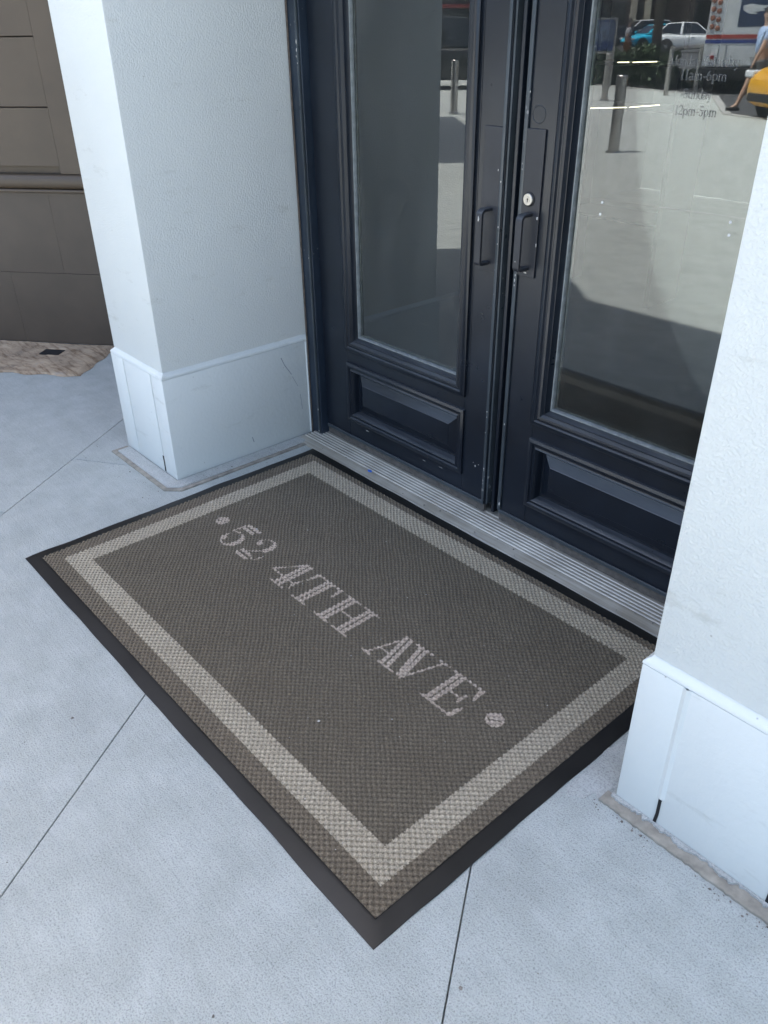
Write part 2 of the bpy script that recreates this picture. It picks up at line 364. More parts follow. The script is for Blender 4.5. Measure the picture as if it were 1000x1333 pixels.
# ------------------------------------------------------------------ brown storefront wall, left
sw = thing('storefront_wall', 'brown grey panelled shopfront wall at the left edge behind the white pillar', 'wall', (-4.943, 1.316, 0))
def wbox(mb, s0, s1, n0, n1, z0, z1):
    P = [W(s0, n0, 0), W(s1, n0, 0), W(s1, n1, 0), W(s0, n1, 0)]
    return mb.prism([(p[0], p[1]) for p in P], z0, z1)
obj('wall_core', wbox(MB(), -12.4, 2.36, -0.5, -0.035, 0, 4.0), M['brownwall'], sw)
obj('upper_wall', wbox(MB(), -1.25, 2.36, -0.6, 0.26, 4.0, 6.47), M['brownwall'], sw)
obj('tall_block', wbox(MB(), -12.45, -6.0, -3, 0.1, 4.0, 8.4), M['brownwall'], sw)
zb = [0.955, 1.229, 1.534, 1.84, 2.15, 2.46, 2.77, 3.08]
for z0, z1 in zip(zb[:-1], zb[1:]):
    g_ = 0.006
    obj('board', wbox(MB(), -2.4, 0.6008, -0.035, -0.006, z0 + (0.0 if z0 < 1 else g_ / 2), z1 - g_ / 2), M['brownwall'], sw, bevel=0.0006, seg=1)
obj('stile', wbox(MB(), 0.6012, 2.3, -0.035, -0.006, 0.918, 3.2), M['brownwall'], sw, bevel=0.0004, seg=1)
# bullnose sill
pr = [(-0.034, 0.845)] + [(0.004 + 0.020 * math.cos(t), 0.881 + 0.034 * math.sin(t)) for t in np.linspace(-1.5, 1.6, 9)] + [(-0.034, 0.917)]
sm = MB(); n = len(pr)
vs = [W(s, a, z) for s in (-2.4, 2.3) for a, z in pr]
sm.add(vs, [(i, (i + 1) % n, n + (i + 1) % n, n + i) for i in range(n)] + [tuple(range(n))[::-1], tuple(range(n, 2 * n))])
obj('sill', sm, M['brownwall'], sw, smooth=True)
obj('sill_fillet', wbox(MB(), -2.4, 2.3, -0.034, 0.022, 0.828, 0.8449), M['brownwall'], sw, bevel=0.006)
for sa, sb in ((-2.4, -0.9), (-0.897, 0.5064), (0.5068, 2.3)):
    obj('wall_slab', wbox(MB(), sa, sb, -0.034, 0.003, 0.4062, 0.827), M['darkslab'], sw, bevel=0.0005, seg=1)
for sa, sb in ((-2.4, -1.15), (-1.147, 0.1798), (0.1802, 2.3)):
    obj('wall_slab', wbox(MB(), sa, sb, -0.034, 0.006, 0.004, 0.405), M['darkslab'], sw, bevel=0.0005, seg=1)

# ------------------------------------------------------------------ white building above and behind
YF = 1.945
bd = thing('shop_building', 'white stucco shop building above and behind the two black entrance doors', 'building', (-1.65, 3.0, 0))
obj('facade_wall', MB().box(-4.61, 8, 1.25, 3.2, 3.0, 6.47), M['stucco'], bd)
obj('side_wall', MB().box(-0.14, 8, 1.62, 3.2, 0, 2.998), M['stucco'], bd)
obj('room_wall', MB().box(-5.3, -3.2, 3.0, 3.2, 0.02, 2.998).box(-5.3, -5.15, 3.205, 8.2, 0.02, 2.998).box(-5.3, 2.3, 8.205, 8.35, 0.02, 2.998).box(2.15, 2.3, 3.205, 8.2, 0.02, 2.998),
    simple('room_wall_paint', (0.38, 0.38, 0.37), 0.7), bd)
obj('ceiling', MB().box(-5.3, 2.3, 3.205, 8.35, 3.0, 3.2), simple('room_ceiling_paint', (0.5, 0.5, 0.49), 0.8), bd)

# ------------------------------------------------------------------ pillars
def pillar(x0, x1, inner, label, yback, joints, side_joint, dz=0.0):
    t = thing('pillar', label, 'pillar', ((x0 + x1) / 2, 1.5, 0))
    yf = 1.25
    # shaft
    obj('shaft', MB().box(x0 + 0.009, x1 - 0.009, yf + 0.0, yback, 0.452 + dz, 2.999), M['stucco'], t, bevel=0.006, seg=2, smooth=True)
    obj('core', MB().box(x0 + 0.012, x1 - 0.012, yf + 0.008, yback, -0.005, 0.45 + dz), M['mortar'], t)
    # plinth slabs, front
    xs = [x0 - 0.004] + joints + [x1 + 0.004]
    a, b = xs[1], xs[2]
    obj('plinth_slab', MB().box(a + .0012, b - .0012, yf - .013, yf + .007, .004, .43 + dz), M['plinth'], t, bevel=.004, seg=2, smooth=True)
    for xj, xe, sgn in ((xs[1], xs[0], -1), (xs[2], xs[3], 1)):      # L-shaped corner blocks
        e = xj + sgn * .0012; q = xe - sgn * .015
        obj('plinth_slab', MB().prism([(e, yf - .013), (xe, yf - .013), (xe, side_joint - .0012), (q, side_joint - .0012), (q, yf + .007), (e, yf + .007)], .004, .43 + dz), M['plinth'], t, bevel=.004, seg=2, smooth=True)
        q0, q1 = sorted((xe - sgn * .015, xe))
        obj('plinth_slab', MB().box(q0, q1, side_joint + .0012, yback, .004, .43 + dz), M['plinth'], t, bevel=.0035, seg=2, smooth=True)
    # sloped mortar bead over the plinth
    l = MB(); zz = [(-0.0122, 0.4305 + dz), (-0.0118, 0.436 + dz), (-0.007, 0.442 + dz), (-0.001, 0.446 + dz), (0.004, 0.4545 + dz)]
    n = 0; rings = []
    for o_, z in zz: rings.append([(x0 + o_ + 0.008, yf + o_, z), (x1 - o_ - 0.008, yf + o_, z), (x1 - o_ - 0.008, yback, z), (x0 + o_ + 0.008, yback, z)])
    for ra, rb in zip(rings[:-1], rings[1:]):
        for i in (3, 0, 1): l.add([ra[i], ra[(i + 1) % 4], rb[(i + 1) % 4], rb[i]], [(0, 1, 2, 3)])
    obj('mortar_bead', l, M['plinth'], t, smooth=True)
    return t
PL = pillar(-3.118, -2.690, 1, 'white stucco pillar left of the black doors, front and side in view', 3.0, [-3.012, -2.782], 1.905)
PR = pillar(-0.608, -0.150, 1, 'white stucco pillar at the right edge hiding part of the right door', 3.0, [-0.508, -0.246], 1.905, -0.014)
# cracks at the slab joints near the ground
def crack(mbs, par, pts, wd, y):
    mb = MB()
    for (xa, za), (xb, zb_) in zip(pts[:-1], pts[1:]): mb.add([(xa - wd, y, za), (xa + wd, y, za), (xb + wd, y, zb_), (xb - wd, y, zb_), (xa - wd, y + .004, za), (xa + wd, y + .004, za), (xb + wd, y + .004, zb_), (xb - wd, y + .004, zb_)], [(0, 1, 2, 3), (7, 6, 5, 4), (0, 3, 7, 4), (1, 5, 6, 2)])
    return obj('joint_crack', mb, M['black'], par)
crack(None, PL, [(-2.783, 0.012), (-2.7815, 0.05), (-2.784, 0.082)], 0.0028, 1.2355)
crack(None, PR, [(-0.509, 0.012), (-0.5065, 0.04), (-0.507, 0.088)], 0.0036, 1.2355)
crack(None, PR, [(-0.246, 0.012), (-0.2455, 0.04), (-0.246, 0.075)], 0.0036, 1.2355)
# recessed-looking caulk beads in plinth joints
for par, xj, wj in ((PL, -3.012, .0022), (PL, -2.782, .0022), (PR, -0.507, .0095), (PR, -0.246, .008)):
    c = MB(); c.add([(xj - wj, 1.2372, 0.09 if par is PR else 0.085), (xj, 1.2335 if par is PR else 1.2355, 0.09), (xj + wj, 1.2372, 0.09), (xj - wj, 1.2372, 0.415), (xj, 1.2335 if par is PR else 1.2355, 0.415), (xj + wj, 1.2372, 0.415)], [(0, 1, 4, 3), (1, 2, 5, 4)])
    obj('joint_caulk', c, M['plinth'], par, smooth=True)
sj = MB(); sj.tube((-2.6862, 1.905, 0.01), (-2.6862, 1.905, 0.425), 0.004, n=10); obj('joint_caulk', sj, M['plinth'], PL, smooth=True)

scm = simple('scuff_grey', (0.30, 0.32, 0.33), 0.8, var=.2, vscale=60)
def scuff(par, pts, wd, x):
    mb = MB()
    for (ya, za), (yb_, zb_) in zip(pts[:-1], pts[1:]): mb.add([(x, ya - wd, za), (x, ya + wd, za), (x, yb_ + wd, zb_), (x, yb_ - wd, zb_)], [(0, 1, 2, 3)])
    obj('scuff_mark', mb, scm, par)
scuff(PL, [(1.775, .385), (1.79, .35), (1.806, .325), (1.822, .30)], .0022, -2.6855)
scuff(PL, [(1.825, .29), (1.85, .24)], .0011, -2.6855); scuff(PL, [(1.86, .2), (1.865, .13)], .0012, -2.6855); scuff(PL, [(1.60, .08), (1.606, .055)], .002, -2.6855)
# footing pads round the pillars
ft = thing('footing', 'cement footing strip with brown caulk edge round the left pillar base', 'footing', (-2.9, 1.2, 0))
obj('cement_pad', MB().prism([(-3.10, 1.178), (-2.665, 1.178), (-2.625, 1.22), (-2.625, 1.885), (-2.684, 1.885), (-2.684, 1.2352), (-3.10, 1.2352)], -0.005, 0.010), M['footing'], ft, bevel=0.004)
obj('caulk_line', MB().prism([(-3.122, 1.158), (-2.655, 1.158), (-2.605, 1.21), (-2.605, 1.82), (-2.6245, 1.82), (-2.6245, 1.219), (-2.664, 1.1775), (-3.1005, 1.1775), (-3.1005, 1.232), (-3.122, 1.232)], -0.005, 0.006), M['caulk'], ft, bevel=0.002)
fr_ = thing('footing', 'ragged brown caulk strip along the foot of the right pillar', 'footing', (-0.4, 1.2, 0))
pts = []; NB = 70
for i in range(NB + 1):
    x = -0.632 + 0.56 * i / NB; pts.append((x, 1.200 + rng.normal(0, 0.0012)))
back = [(x, 1.2365) for x, _ in pts[::-1]]
obj('caulk_line', MB().prism(pts + back, -0.005, 0.007), M['caulk'], fr_)
NB = 220; wk = np.convolve(rng.normal(0, 1, NB + 20), np.exp(-np.linspace(-2, 2, 9) ** 2), 'same')[:NB + 1]
pts = [(-0.618 + 0.54 * i / NB, 1.2275 + 0.0022 * wk[i]) for i in range(NB + 1)]
obj('cement_edge', MB().prism(pts + [(x, 1.2362) for x, _ in pts[::-1]], -0.004, 0.013), M['footing'], fr_)
sme = []
for i in range(26):
    t = 2 * math.pi * i / 26; r = 0.085 * (1 + 0.25 * math.sin(3 * t + 1) + 0.15 * rng.normal()); sme.append((-0.665 + 0.62 * r * math.cos(t), 1.29 + 1.25 * r * math.sin(t)))
obj('cement_smear', MB().prism(sme, -0.004, 0.0022), M['footing'], fr_)

# ------------------------------------------------------------------ door frame
df = thing('door_frame', 'blue black painted door frame round the double doors', 'door frame', (-1.65, 1.95, 0))
XL, XR = -2.6895, -0.6105
for a, b, nm in ((XL, -2.618, 'jamb'), (-0.682, XR, 'jamb')):
    obj(nm, MB().box(a, b, 1.915, 2.06, 0.0, 2.999), M['frame'], df, bevel=0.003)
for a, b in ((XL + 0.001, XL + 0.010), (XR - 0.010, XR - 0.001)):
    obj('caulk_bead', MB().box(a, b, 1.909, 1.9145, 0.0, 2.99), M['gap'], df, bevel=0.003)
for a, b in ((-2.632, -2.622), (-0.678, -0.668)):
    obj('jamb_bead', MB().box(a, b, 1.905, 1.9145, 0.02, 2.35), M['doorchip'], df, bevel=0.003, smooth=True)
obj('head', MB().box(-2.617, -0.683, 1.92, 2.06, 2.36, 2.44), M['frame'], df, bevel=0.003)
obj('transom_panel', MB().box(-2.617, -0.683, 1.96, 2.0, 2.441, 2.999), M['door'], df)

# ------------------------------------------------------------------ doors
HD = 2.352
def cut_ring(mb, x0, x1, z0, z1, prof): return mb.ring(x0, x1, z0, z1, prof)
def door(lbl, xo, xi, right):
    """xo: hinge edge, xi: meeting edge"""
    sg = 1 if xi > xo else -1
    t = thing('glazed_door', lbl, 'door', ((xo + xi) / 2, YF, 0.05))
    X = lambda u: xo + sg * u                    # u from hinge edge
    wd = abs(xi - xo)
    u1, u2 = 0.158, wd - 0.120                    # glass moulding outer edges
    def bx(ua, ub, y0, y1, z0, z1):
        a, b = sorted((X(ua), X(ub))); return MB().box(a, b, y0, y1, z0, z1)
    yb = YF + 0.045
    zs = dict(bot=0.05, p0=0.137, p1=0.386, g0=0.444, g1=2.23, top=HD)
    obj('stile', bx(0.0, u1, YF, yb, zs['bot'], zs['top']), M['door'], t, bevel=0.002)
    obj('stile', bx(u2, wd, YF, yb, zs['bot'], zs['top']), M['door'], t, bevel=0.002)
    for a, b in ((zs['bot'], zs['p0']), (zs['p1'], zs['g0']), (zs['g1'], zs['top'])):
        obj('rail', bx(u1 + 0.0006, u2 - 0.0006, YF + 0.0008, yb, a, b), M['door'], t)
    xa, xb = sorted((X(u1), X(u2)))
    # bolection moulding round the glass
    y = YF
    prof = [(-0.004, y + .001), (-0.004, y - .010), (0.004, y - .015), (0.013, y - .0155), (0.017, y - .010), (0.022, y - .010), (0.027, y - .0145), (0.034, y - .013), (0.041, y - .003), (0.044, y - .003), (0.046, y + .006), (0.052, y + .012), (0.054, y + .020)]
    obj('glass_moulding', MB().ring(xa, xb, zs['g0'], zs['g1'], prof), M['door'], t, smooth=True)
    sp = [(0.054, y + .0125), (0.0585, y + .0125), (0.0615, y + .019), (0.0615, y + .024)]
    obj('glazing_seal', MB().ring(xa, xb, zs['g0'], zs['g1'], sp), M['seal'], t, smooth=True)
    # two panes of glass
    for yy in (1.9685, 1.981):
        m = MB().box(xa + 0.05, xb - 0.05, yy, yy + 0.004, zs['g0'] + 0.05, zs['g1'] - 0.05)
        o = obj('glass_pane', m, M['glassedge'], t, recalc=True)
        o.data.materials.append(M['glass'])
        for p in o.data.polygons:
            if p.normal.y < -0.9: p.material_index = 1
    # spacer bar of the double glazing
    obj('glazing_spacer', MB().ring(xa, xb, zs['g0'], zs['g1'], [(0.05, 1.9735), (0.066, 1.9735), (0.066, 1.9805), (0.05, 1.9805), (0.05, 1.9735)]), M['seal'], t)
    # lower panel
    prof = [(-0.003, y + .001), (-0.003, y - .009), (0.006, y - .0135), (0.013, y - .012), (0.016, y - .006), (0.021, y - .006), (0.027, y - .010), (0.033, y - .002), (0.035, y + .008), (0.038, y + .022)]
    obj('panel_moulding', MB().ring(xa, xb, zs['p0'], zs['p1'], prof), M['door'], t, smooth=True)
    pp = [(0.036, y + .0215), (0.048, y + .0215), (0.080, y + .006), (0.082, y + .004), (0.12, y + .004)]
    mb = MB().ring(xa, xb, zs['p0'], zs['p1'], pp)
    i4 = len(mb.v) - 4; mb.f.append((i4, i4 + 1, i4 + 2, i4 + 3))
    obj('raised_panel', mb, M['door'], t)
    # sweep
    obj('door_sweep', bx(0.004, wd - 0.004, YF - 0.006, YF - 0.0005, 0.051, 0.0655), M['doorchip'], t, bevel=0.002)
    obj('sweep_brush', bx(0.004, wd - 0.004, YF + 0.002, YF + 0.012, 0.0205, 0.0495), M['sweep'], t)
    # meeting edge strips
    obj('edge_strip', bx(wd - 0.013, wd - 0.001, YF - 0.0075, YF - 0.0004, 0.068, zs['top'] - 0.01), M['doorchip'], t, bevel=0.0025, smooth=True)
    obj('edge_bead', bx(wd + 0.001, wd + 0.009, YF + 0.002, YF + 0.03, 0.055, zs['top'] - 0.01), M['doorchip'], t, bevel=0.002)
    # thin groove line left of the mouldings
    obj('stile_line', bx(u2 + 0.012, u2 + 0.0155, YF - 0.0012, YF - 0.0003, 0.45, zs['top'] - 0.1), M['door'], t)
    # plate, handle
    if right: px0, px1, pz0, pz1, hx, hz0, hz1 = -1.612, -1.5365, 0.903, 1.309, -1.5715, 0.928, 1.083
    else: px0, px1, pz0, pz1, hx, hz0, hz1 = -1.762, -1.693, 0.890, 1.306, -1.7275, 0.918, 1.078
    pl = obj('push_plate', MB().box(px0, px1, YF - 0.006, YF - 0.0006, pz0, pz1), M['plate'], t, bevel=0.0012)
    yo = YF - 0.048
    path = [(hx, YF - 0.006, hz1), (hx, YF - 0.025, hz1)] + [(hx, yo + 0.016 - 0.016 * math.sin(a), hz1 - 0.014 + 0.014 * math.cos(a)) for a in np.linspace(0.15, 1.57, 5)] + \
           [(hx, yo, (hz0 + hz1) / 2)] + [(hx, yo + 0.010 - 0.010 * math.cos(a), hz0 + 0.008 - 0.008 * math.sin(a)) for a in np.linspace(0.0, 1.45, 4)] + [(hx, YF - 0.025, hz0), (hx, YF - 0.006, hz0)]
    obj('pull_handle', MB().sweep(path, 0.024, 0.009), M['plate'], pl, bevel=0.0012)
    if right:
        lx, lz = -1.5765, 1.124
        obj('cylinder_collar', MB().lathe([(0.0, 0.0), (0.0205, 0.0), (0.0205, 0.002), (0.0172, 0.0045), (0.0, 0.0045)], (lx, YF - 0.006, lz), (0, -1, 0), 32), M['black'], pl, smooth=True)
        lk = obj('lock_cylinder', MB().lathe([(0.0166, 0.003), (0.0166, 0.0065), (0.0155, 0.0075), (0.009, 0.0075), (0.0085, 0.0068), (0.008, 0.0068), (0.0075, 0.0078), (0.0, 0.0078)], (lx, YF - 0.006, lz), (0, -1, 0), 32), M['nickel'], pl, smooth=True)
        key = MB().lathe([(0.0027, 0), (0.0, 0)], (lx, YF - 0.0143, lz + 0.001), (0, -1, 0), 14); key.box(lx - 0.0011, lx + 0.0011, YF - 0.0145, YF - 0.0140, lz - 0.0065, lz)
        obj('keyhole', key, M['black'], pl)
        ringm = MB().lathe([(0.0225 + 0.0016 * math.cos(a), 0.0012 * math.sin(a)) for a in np.linspace(0, math.pi, 6)], (-1.569, YF, 1.345), (0, -1, 0), 40)
        obj('filled_hole', ringm, M['door'], t, smooth=True)
    return t
DL = door('left black half glazed door with dark pillar reflection and pull handle', -2.612, -1.680, False)
DR = door('right black half glazed door with round lock, opening hours and bright street reflection', -0.690, -1.614, True)
obj('meeting_stop', MB().box(-1.669, -1.628, YF + 0.03, YF + 0.05, 0.03, 2.35), M['black'], df)
obj('meeting_ridge', MB().box(-1.654, -1.640, YF + 0.004, YF + 0.0295, 0.03, 2.35), M['door'], df, bevel=0.004)
# paint chips: tiny flakes on edges
chipm = simple('bare_chip', (0.5, 0.48, 0.44), 0.7, var=0.3, vscale=200)
def chips(par, spots):
    mb = MB()
    for x, y, z, sx, sz in spots:
        n = 7; vs = [(x + sx * (0.7 + 0.5 * rng.random()) * math.cos(2 * math.pi * i / n), y, z + sz * (0.7 + 0.5 * rng.random()) * math.sin(2 * math.pi * i / n)) for i in range(n)]
        mb.add(vs + [(x, y - 0.0006, z)], [(i, (i + 1) % n, n) for i in range(n)])
    o = obj('paint_chips', mb, chipm, par, recalc=False); o['kind'] = 'stuff'
yL = YF - 0.0077
chips(DL, [(-1.687, yL, 1.16, .0022, .003), (-1.687, yL, 1.03, .002, .003), (-1.6865, yL, 0.98, .0015, .003), (-1.688, yL, 0.42, .002, .003), (-1.687, yL, 0.40, .0015, .003), (-1.69, yL, .34, .0015, .002), (-1.687, yL, .2, .002, .004),
           (-1.735, YF - .0008, 0.19, .003, .005), (-1.72, YF - .0008, 0.2, .002, .002), (-1.745, YF - .0008, .2, .0012, .002), (-1.728, YF - 0.053, 1.055, .003, .009), (-1.700, YF - .0068, 1.19, .0015, .003), (-1.91, YF - .0008, .115, .012, .001), (-2.0, YF - .0008, .11, .009, .001), (-2.34, YF - .0008, .118, .012, .001)])
chips(DR, [(-1.608, yL, 1.06, .002, .003), (-1.607, yL, 0.9, .0018, .004), (-1.608, yL, .885, .002, .007), (-1.608, yL, .87, .0018, .004), (-1.607, yL, 0.40, .002, .004), (-1.6, yL, 1.40, .002, .003), (-1.605, yL, 0.09, .003, .008),
           (-1.5415, YF - .0068, 1.075, .004, .005), (-1.5375, YF - .0068, 1.0, .002, .006), (-1.573, YF - .0535, .955, .0018, .002), (-1.57, YF - .0068, .915, .006, .003)])
chips(df, [(-2.627, 1.9042, 1.515, .0035, .007), (-2.6275, 1.9042, 1.49, .003, .006), (-2.631, 1.9042, 1.47, .002, .004), (-2.627, 1.9042, 1.45, .002, .003), (-2.624, 1.9042, .135, .003, .005), (-2.634, 1.9142, .14, .003, .004), (-2.634, 1.9142, .035, .004, .01), (-2.626, 1.9042, .032, .003, .004), (-2.627, 1.9042, .78, .002, .003)])

# ---------------- lettering on the right pane: thick/thin serif strokes
def glyph(ch):
    T, S = 0.15, 0.055
    def ln(x0, y0, x1, y1, w): return [((x0, y0), (x1, y1), w)]
    def arc(cx, cy, rx, ry, a0, a1, wmin, wmax, n=12):
        out = []; ts = [R(a0 + (a1 - a0) * i / n) for i in range(n + 1)]
        for i in range(n):
            p = (cx + rx * math.cos(ts[i]), cy + ry * math.sin(ts[i])); q = (cx + rx * math.cos(ts[i + 1]), cy + ry * math.sin(ts[i + 1]))
            k = abs(math.cos((ts[i] + ts[i + 1]) / 2)); out.append((p, q, wmin + (wmax - wmin) * k))
        return out
    sr = lambda x, y, h=0.13: ln(x - h, y, x + h, y, S)
    G = {
     'M': (1.0, ln(.15, 0, .15, 1, S) + ln(.15, 1, .5, .05, T) + ln(.5, .05, .85, 1, S) + ln(.85, 0, .85, 1, T) + sr(.15, .02) + sr(.85, .02) + sr(.1, .98, .1) + sr(.9, .98, .1)),
     'S': (.62, arc(.3, .74, .22, .24, 30, 270, S, T) + arc(.3, .26, .24, .25, 90, -150, S, T) + ln(.5, .72, .5, .95, S) + ln(.06, .05, .06, .3, S)),
     'o': (.58, arc(.28, .32, .22, .32, 0, 360, S, T, 20)), 'n': (.66, ln(.15, 0, .15, .62, T) + arc(.34, .42, .19, .2, 170, 0, S, T) + ln(.53, 0, .53, .42, T) + sr(.15, .02) + sr(.53, .02) + ln(.02, .6, .15, .64, S)),
     'd': (.62, arc(.27, .31, .21, .31, 0, 360, S, T, 18) + ln(.47, 0, .47, 1, T) + ln(.34, .98, .47, 1, S) + sr(.52, .02, .08)),
     'a': (.54, arc(.22, .18, .17, .18, 0, 360, S, T, 14) + arc(.24, .44, .18, .2, 150, 0, S, T) + ln(.42, .05, .42, .45, T) + ln(.42, .03, .54, .06, S)),
     'y': (.6, ln(.1, .62, .32, .02, T) + ln(.54, .62, .22, -.28, S) + sr(.1, .62, .1) + sr(.52, .62, .09) + ln(.22, -.28, .1, -.26, T)),
     't': (.38, ln(.16, .05, .16, .85, T) + ln(.02, .62, .34, .62, S) + arc(.24, .1, .09, .1, 180, 300, S, T, 5)),
     'u': (.66, ln(.14, .2, .14, .62, T) + arc(.31, .2, .17, .2, 180, 330, S, T) + ln(.5, 0, .5, .62, T) + sr(.1, .62, .09) + sr(.46, .62, .09)),
     'r': (.44, ln(.14, 0, .14, .62, T) + arc(.32, .42, .18, .2, 170, 60, S, T, 6) + sr(.14, .02)),
     'p': (.64, ln(.14, -.3, .14, .62, T) + arc(.34, .31, .22, .31, 0, 360, S, T, 18) + sr(.14, -.28)),
     'm': (.98, ln(.14, 0, .14, .62, T) + arc(.31, .42, .17, .2, 170, 0, S, T) + ln(.48, 0, .48, .42, T) + arc(.65, .42, .17, .2, 170, 0, S, T) + ln(.82, 0, .82, .42, T) + sr(.14, .02, .1) + sr(.48, .02, .1) + sr(.82, .02, .1)),
     '1': (.5, ln(.26, 0, .26, .98, T) + sr(.26, .02, .16) + ln(.08, .82, .26, .98, S)),
     '2': (.56, arc(.26, .7, .2, .28, 170, -30, S, T) + ln(.43, .56, .06, .05, S) + ln(.05, .05, .5, .05, T)),
     '5': (.56, ln(.12, .95, .46, .95, T) + ln(.12, .95, .1, .55, S) + arc(.24, .3, .22, .3, 120, -150, S, T)),
     '6': (.58, arc(.28, .28, .2, .28, 0, 360, S, T, 16) + arc(.46, .42, .38, .54, 100, 190, S, T)),
     '-': (.4, ln(.06, .34, .34, .34, .1)), ' ': (.3, [])}
    return G[ch]
def lettering(par, text, x0, x1, zb, cap, y):
    adv = sum(glyph(c)[0] for c in text); s = (x1 - x0) / adv; mb = MB(); x = x0
    for c in text:
        a, st_ = glyph(c)
        for (p, q, wd) in st_:
            P = Vector((x + p[0] * s, zb + p[1] * cap)); Q = Vector((x + q[0] * s, zb + q[1] * cap)); d = (Q - P)
            if d.length < 1e-6: continue
            nn = Vector((-d.y, d.x)).normalized() * (wd * cap / 2); d = d.normalized() * wd * cap * 0.2
            mb.add([(v.x, y, v.y) for v in (P - d - nn, Q + d - nn, Q + d + nn, P - d + nn)], [(0, 1, 2, 3)])
        x += a * s
    v = list(mb.v); f = list(mb.f); n = len(v)
    mb.add([(a, y + 0.0008, c) for a, _, c in v], [t[::-1] for t in f])
    return obj('lettering', mb, M['vinyl'], par, weld=False, recalc=False)
M['vinyl'] = simple('faded_vinyl', (0.22, 0.22, 0.21), 0.6)
_nt = M['vinyl'].node_tree; _mx = _nt.nodes.new('ShaderNodeMixShader'); _tr = _nt.nodes.new('ShaderNodeBsdfTransparent'); _mx.inputs[0].default_value = 0.74
_nt.links.new(_nt.nodes['Principled BSDF'].outputs[0], _mx.inputs[1]); _nt.links.new(_tr.outputs[0], _mx.inputs[2]); _nt.links.new(_mx.outputs[0], _nt.nodes['Material Output'].inputs[0])
yv = 1.9672
lettering(DR, 'Monday-Saturday', -1.205, -1.028, 1.470, 0.021, yv)
lettering(DR, '11am-6pm', -1.172, -1.052, 1.441, 0.021, yv)
lettering(DR, 'Sunday', -1.156, -1.082, 1.402, 0.021, yv)
lettering(DR, '12pm-5pm', -1.173, -1.062, 1.366, 0.021, yv)
for x, z in ((-1.347, 1.141), (-1.349, 1.110), (-0.976, 1.142), (-0.973, 1.112)):
    sb = MB().lathe([(0.0, .0016), (.0016, .0016), (.0018, .0008), (.0034, .0008), (.0036, 0)], (x, 1.9684, z), (0, -1, 0), 10)
    obj('glass_stud', sb, M['white'], DR)

# ------------------------------------------------------------------ threshold
th = thing('door_threshold', 'ridged grey aluminium threshold under the double doors', 'threshold', (-1.65, 1.9, 0))
prof = [(1.812, 0.0), (1.815, 0.006), (1.842, 0.012)]
prof += [(1.850, 0.0130)]
prof += [(1.952, 0.0165), (1.956, 0.0195), (1.99, 0.0195), (1.99, 0.0)]
n = len(prof); vs = [(x, a, z) for x in (-2.668, -0.6115) for a, z in prof]
obj('saddle', MB().add(vs, [(i, n + i, n + i + 1, i + 1) for i in range(n - 1)] + [tuple(range(n)), tuple(range(n, 2 * n))[::-1]]), M['threshold'], th)
M['ridge'] = simple('polished_ridge', (0.60, 0.565, 0.49), 0.38, 0.2, var=0.22, vscale=7)
for k in range(6):
    y0 = 1.8535 + 0.0160 * k
    obj('ridge', MB().box(-2.662, -0.6125, y0, y0 + 0.0052, 0.0131, 0.0178), M['ridge'], th, bevel=0.0012, seg=1)
fk = []
for i in range(9):
    t = 2 * math.pi * i / 9; fk.append((-2.215 + 0.011 * (0.6 + 0.6 * rng.random()) * math.cos(t), 1.8475 + 0.006 * (0.6 + 0.6 * rng.random()) * math.sin(t)))
obj('paint_fleck', MB().prism(fk, 0.011, 0.0172), simple('blue_paint', (0.03, 0.12, 0.45), 0.6), th)
gr_ = MB()
for i in range(40):
    x = rng.uniform(-2.6, -0.7); y = rng.choice([1.818, 1.83, 1.8475, 1.90]) + rng.normal(0, .004); r = rng.uniform(.0015, .004)
    gr_.lathe([(r, 0), (r * .7, r * .6), (0, r * .7)], (x, y, 0.0135), (0, 0, 1), 6)
o = obj('grit', gr_, simple('grit', (0.22, 0.2, 0.17), 0.9, var=0.5, vscale=90), th); o['kind'] = 'stuff'

# ------------------------------------------------------------------ floor mat
mt = thing('floor_mat', 'charcoal doormat with beige border, black rubber edge and street number lettering', 'doormat', (-1.63, 1.195, 0))
MX0, MX1, MY0, MY1 = -2.552, -0.712, 0.574, 1.812
rb = [(0.012, 0.0004), (0.0, 0.0006), (0.0004, 0.0026), (0.006, 0.0038), (0.034, 0.0076), (0.040, 0.0082), (0.043, 0.0078), (0.047, 0.0035)]
NS = 48; rbv = []; rbf = []
for ins, z in rb:
    cs = [(MX0 + ins, MY0 + ins), (MX1 - ins, MY0 + ins), (MX1 - ins, MY1 - ins), (MX0 + ins, MY1 - ins)]; k_ = max(0.0, 1 - ins / 0.047)
    for q in range(4):
        (xa, ya), (xb, yb) = cs[q], cs[(q + 1) % 4]; ln_ = math.hypot(xb - xa, yb - ya); nx_, ny_ = (yb - ya) / ln_, -(xb - xa) / ln_
        for i in range(NS):
            t = i / NS; ph = q * 1.9 + 6.28 * t
            env = min(1, 8 * t, 8 * (1 - t))
            wv = env * 0.0011 * (math.sin(2.3 * ph + q) + .6 * math.sin(7.1 * ph)); lf = 0.0022 * max(0, math.sin(1.7 * ph + 2.1 * q)) + 0.0012 * max(0, math.sin(5.3 * ph + q))
            rbv.append((xa + (xb - xa) * t + nx_ * wv * k_, ya + (yb - ya) * t + ny_ * wv * k_, z + lf * k_))
n4 = 4 * NS
for k in range(len(rb) - 1):
    for i in range(n4): rbf.append((k * n4 + i, k * n4 + (i + 1) % n4, (k + 1) * n4 + (i + 1) % n4, (k + 1) * n4 + i))
obj('rubber_edge', MB().add(rbv, rbf), M['rubber'], mt, smooth=True)
obj('backing', MB().box(MX0 + 0.03, MX1 - 0.03, MY0 + 0.03, MY1 - 0.03, 0.0008, 0.003), M['rubber'], mt)
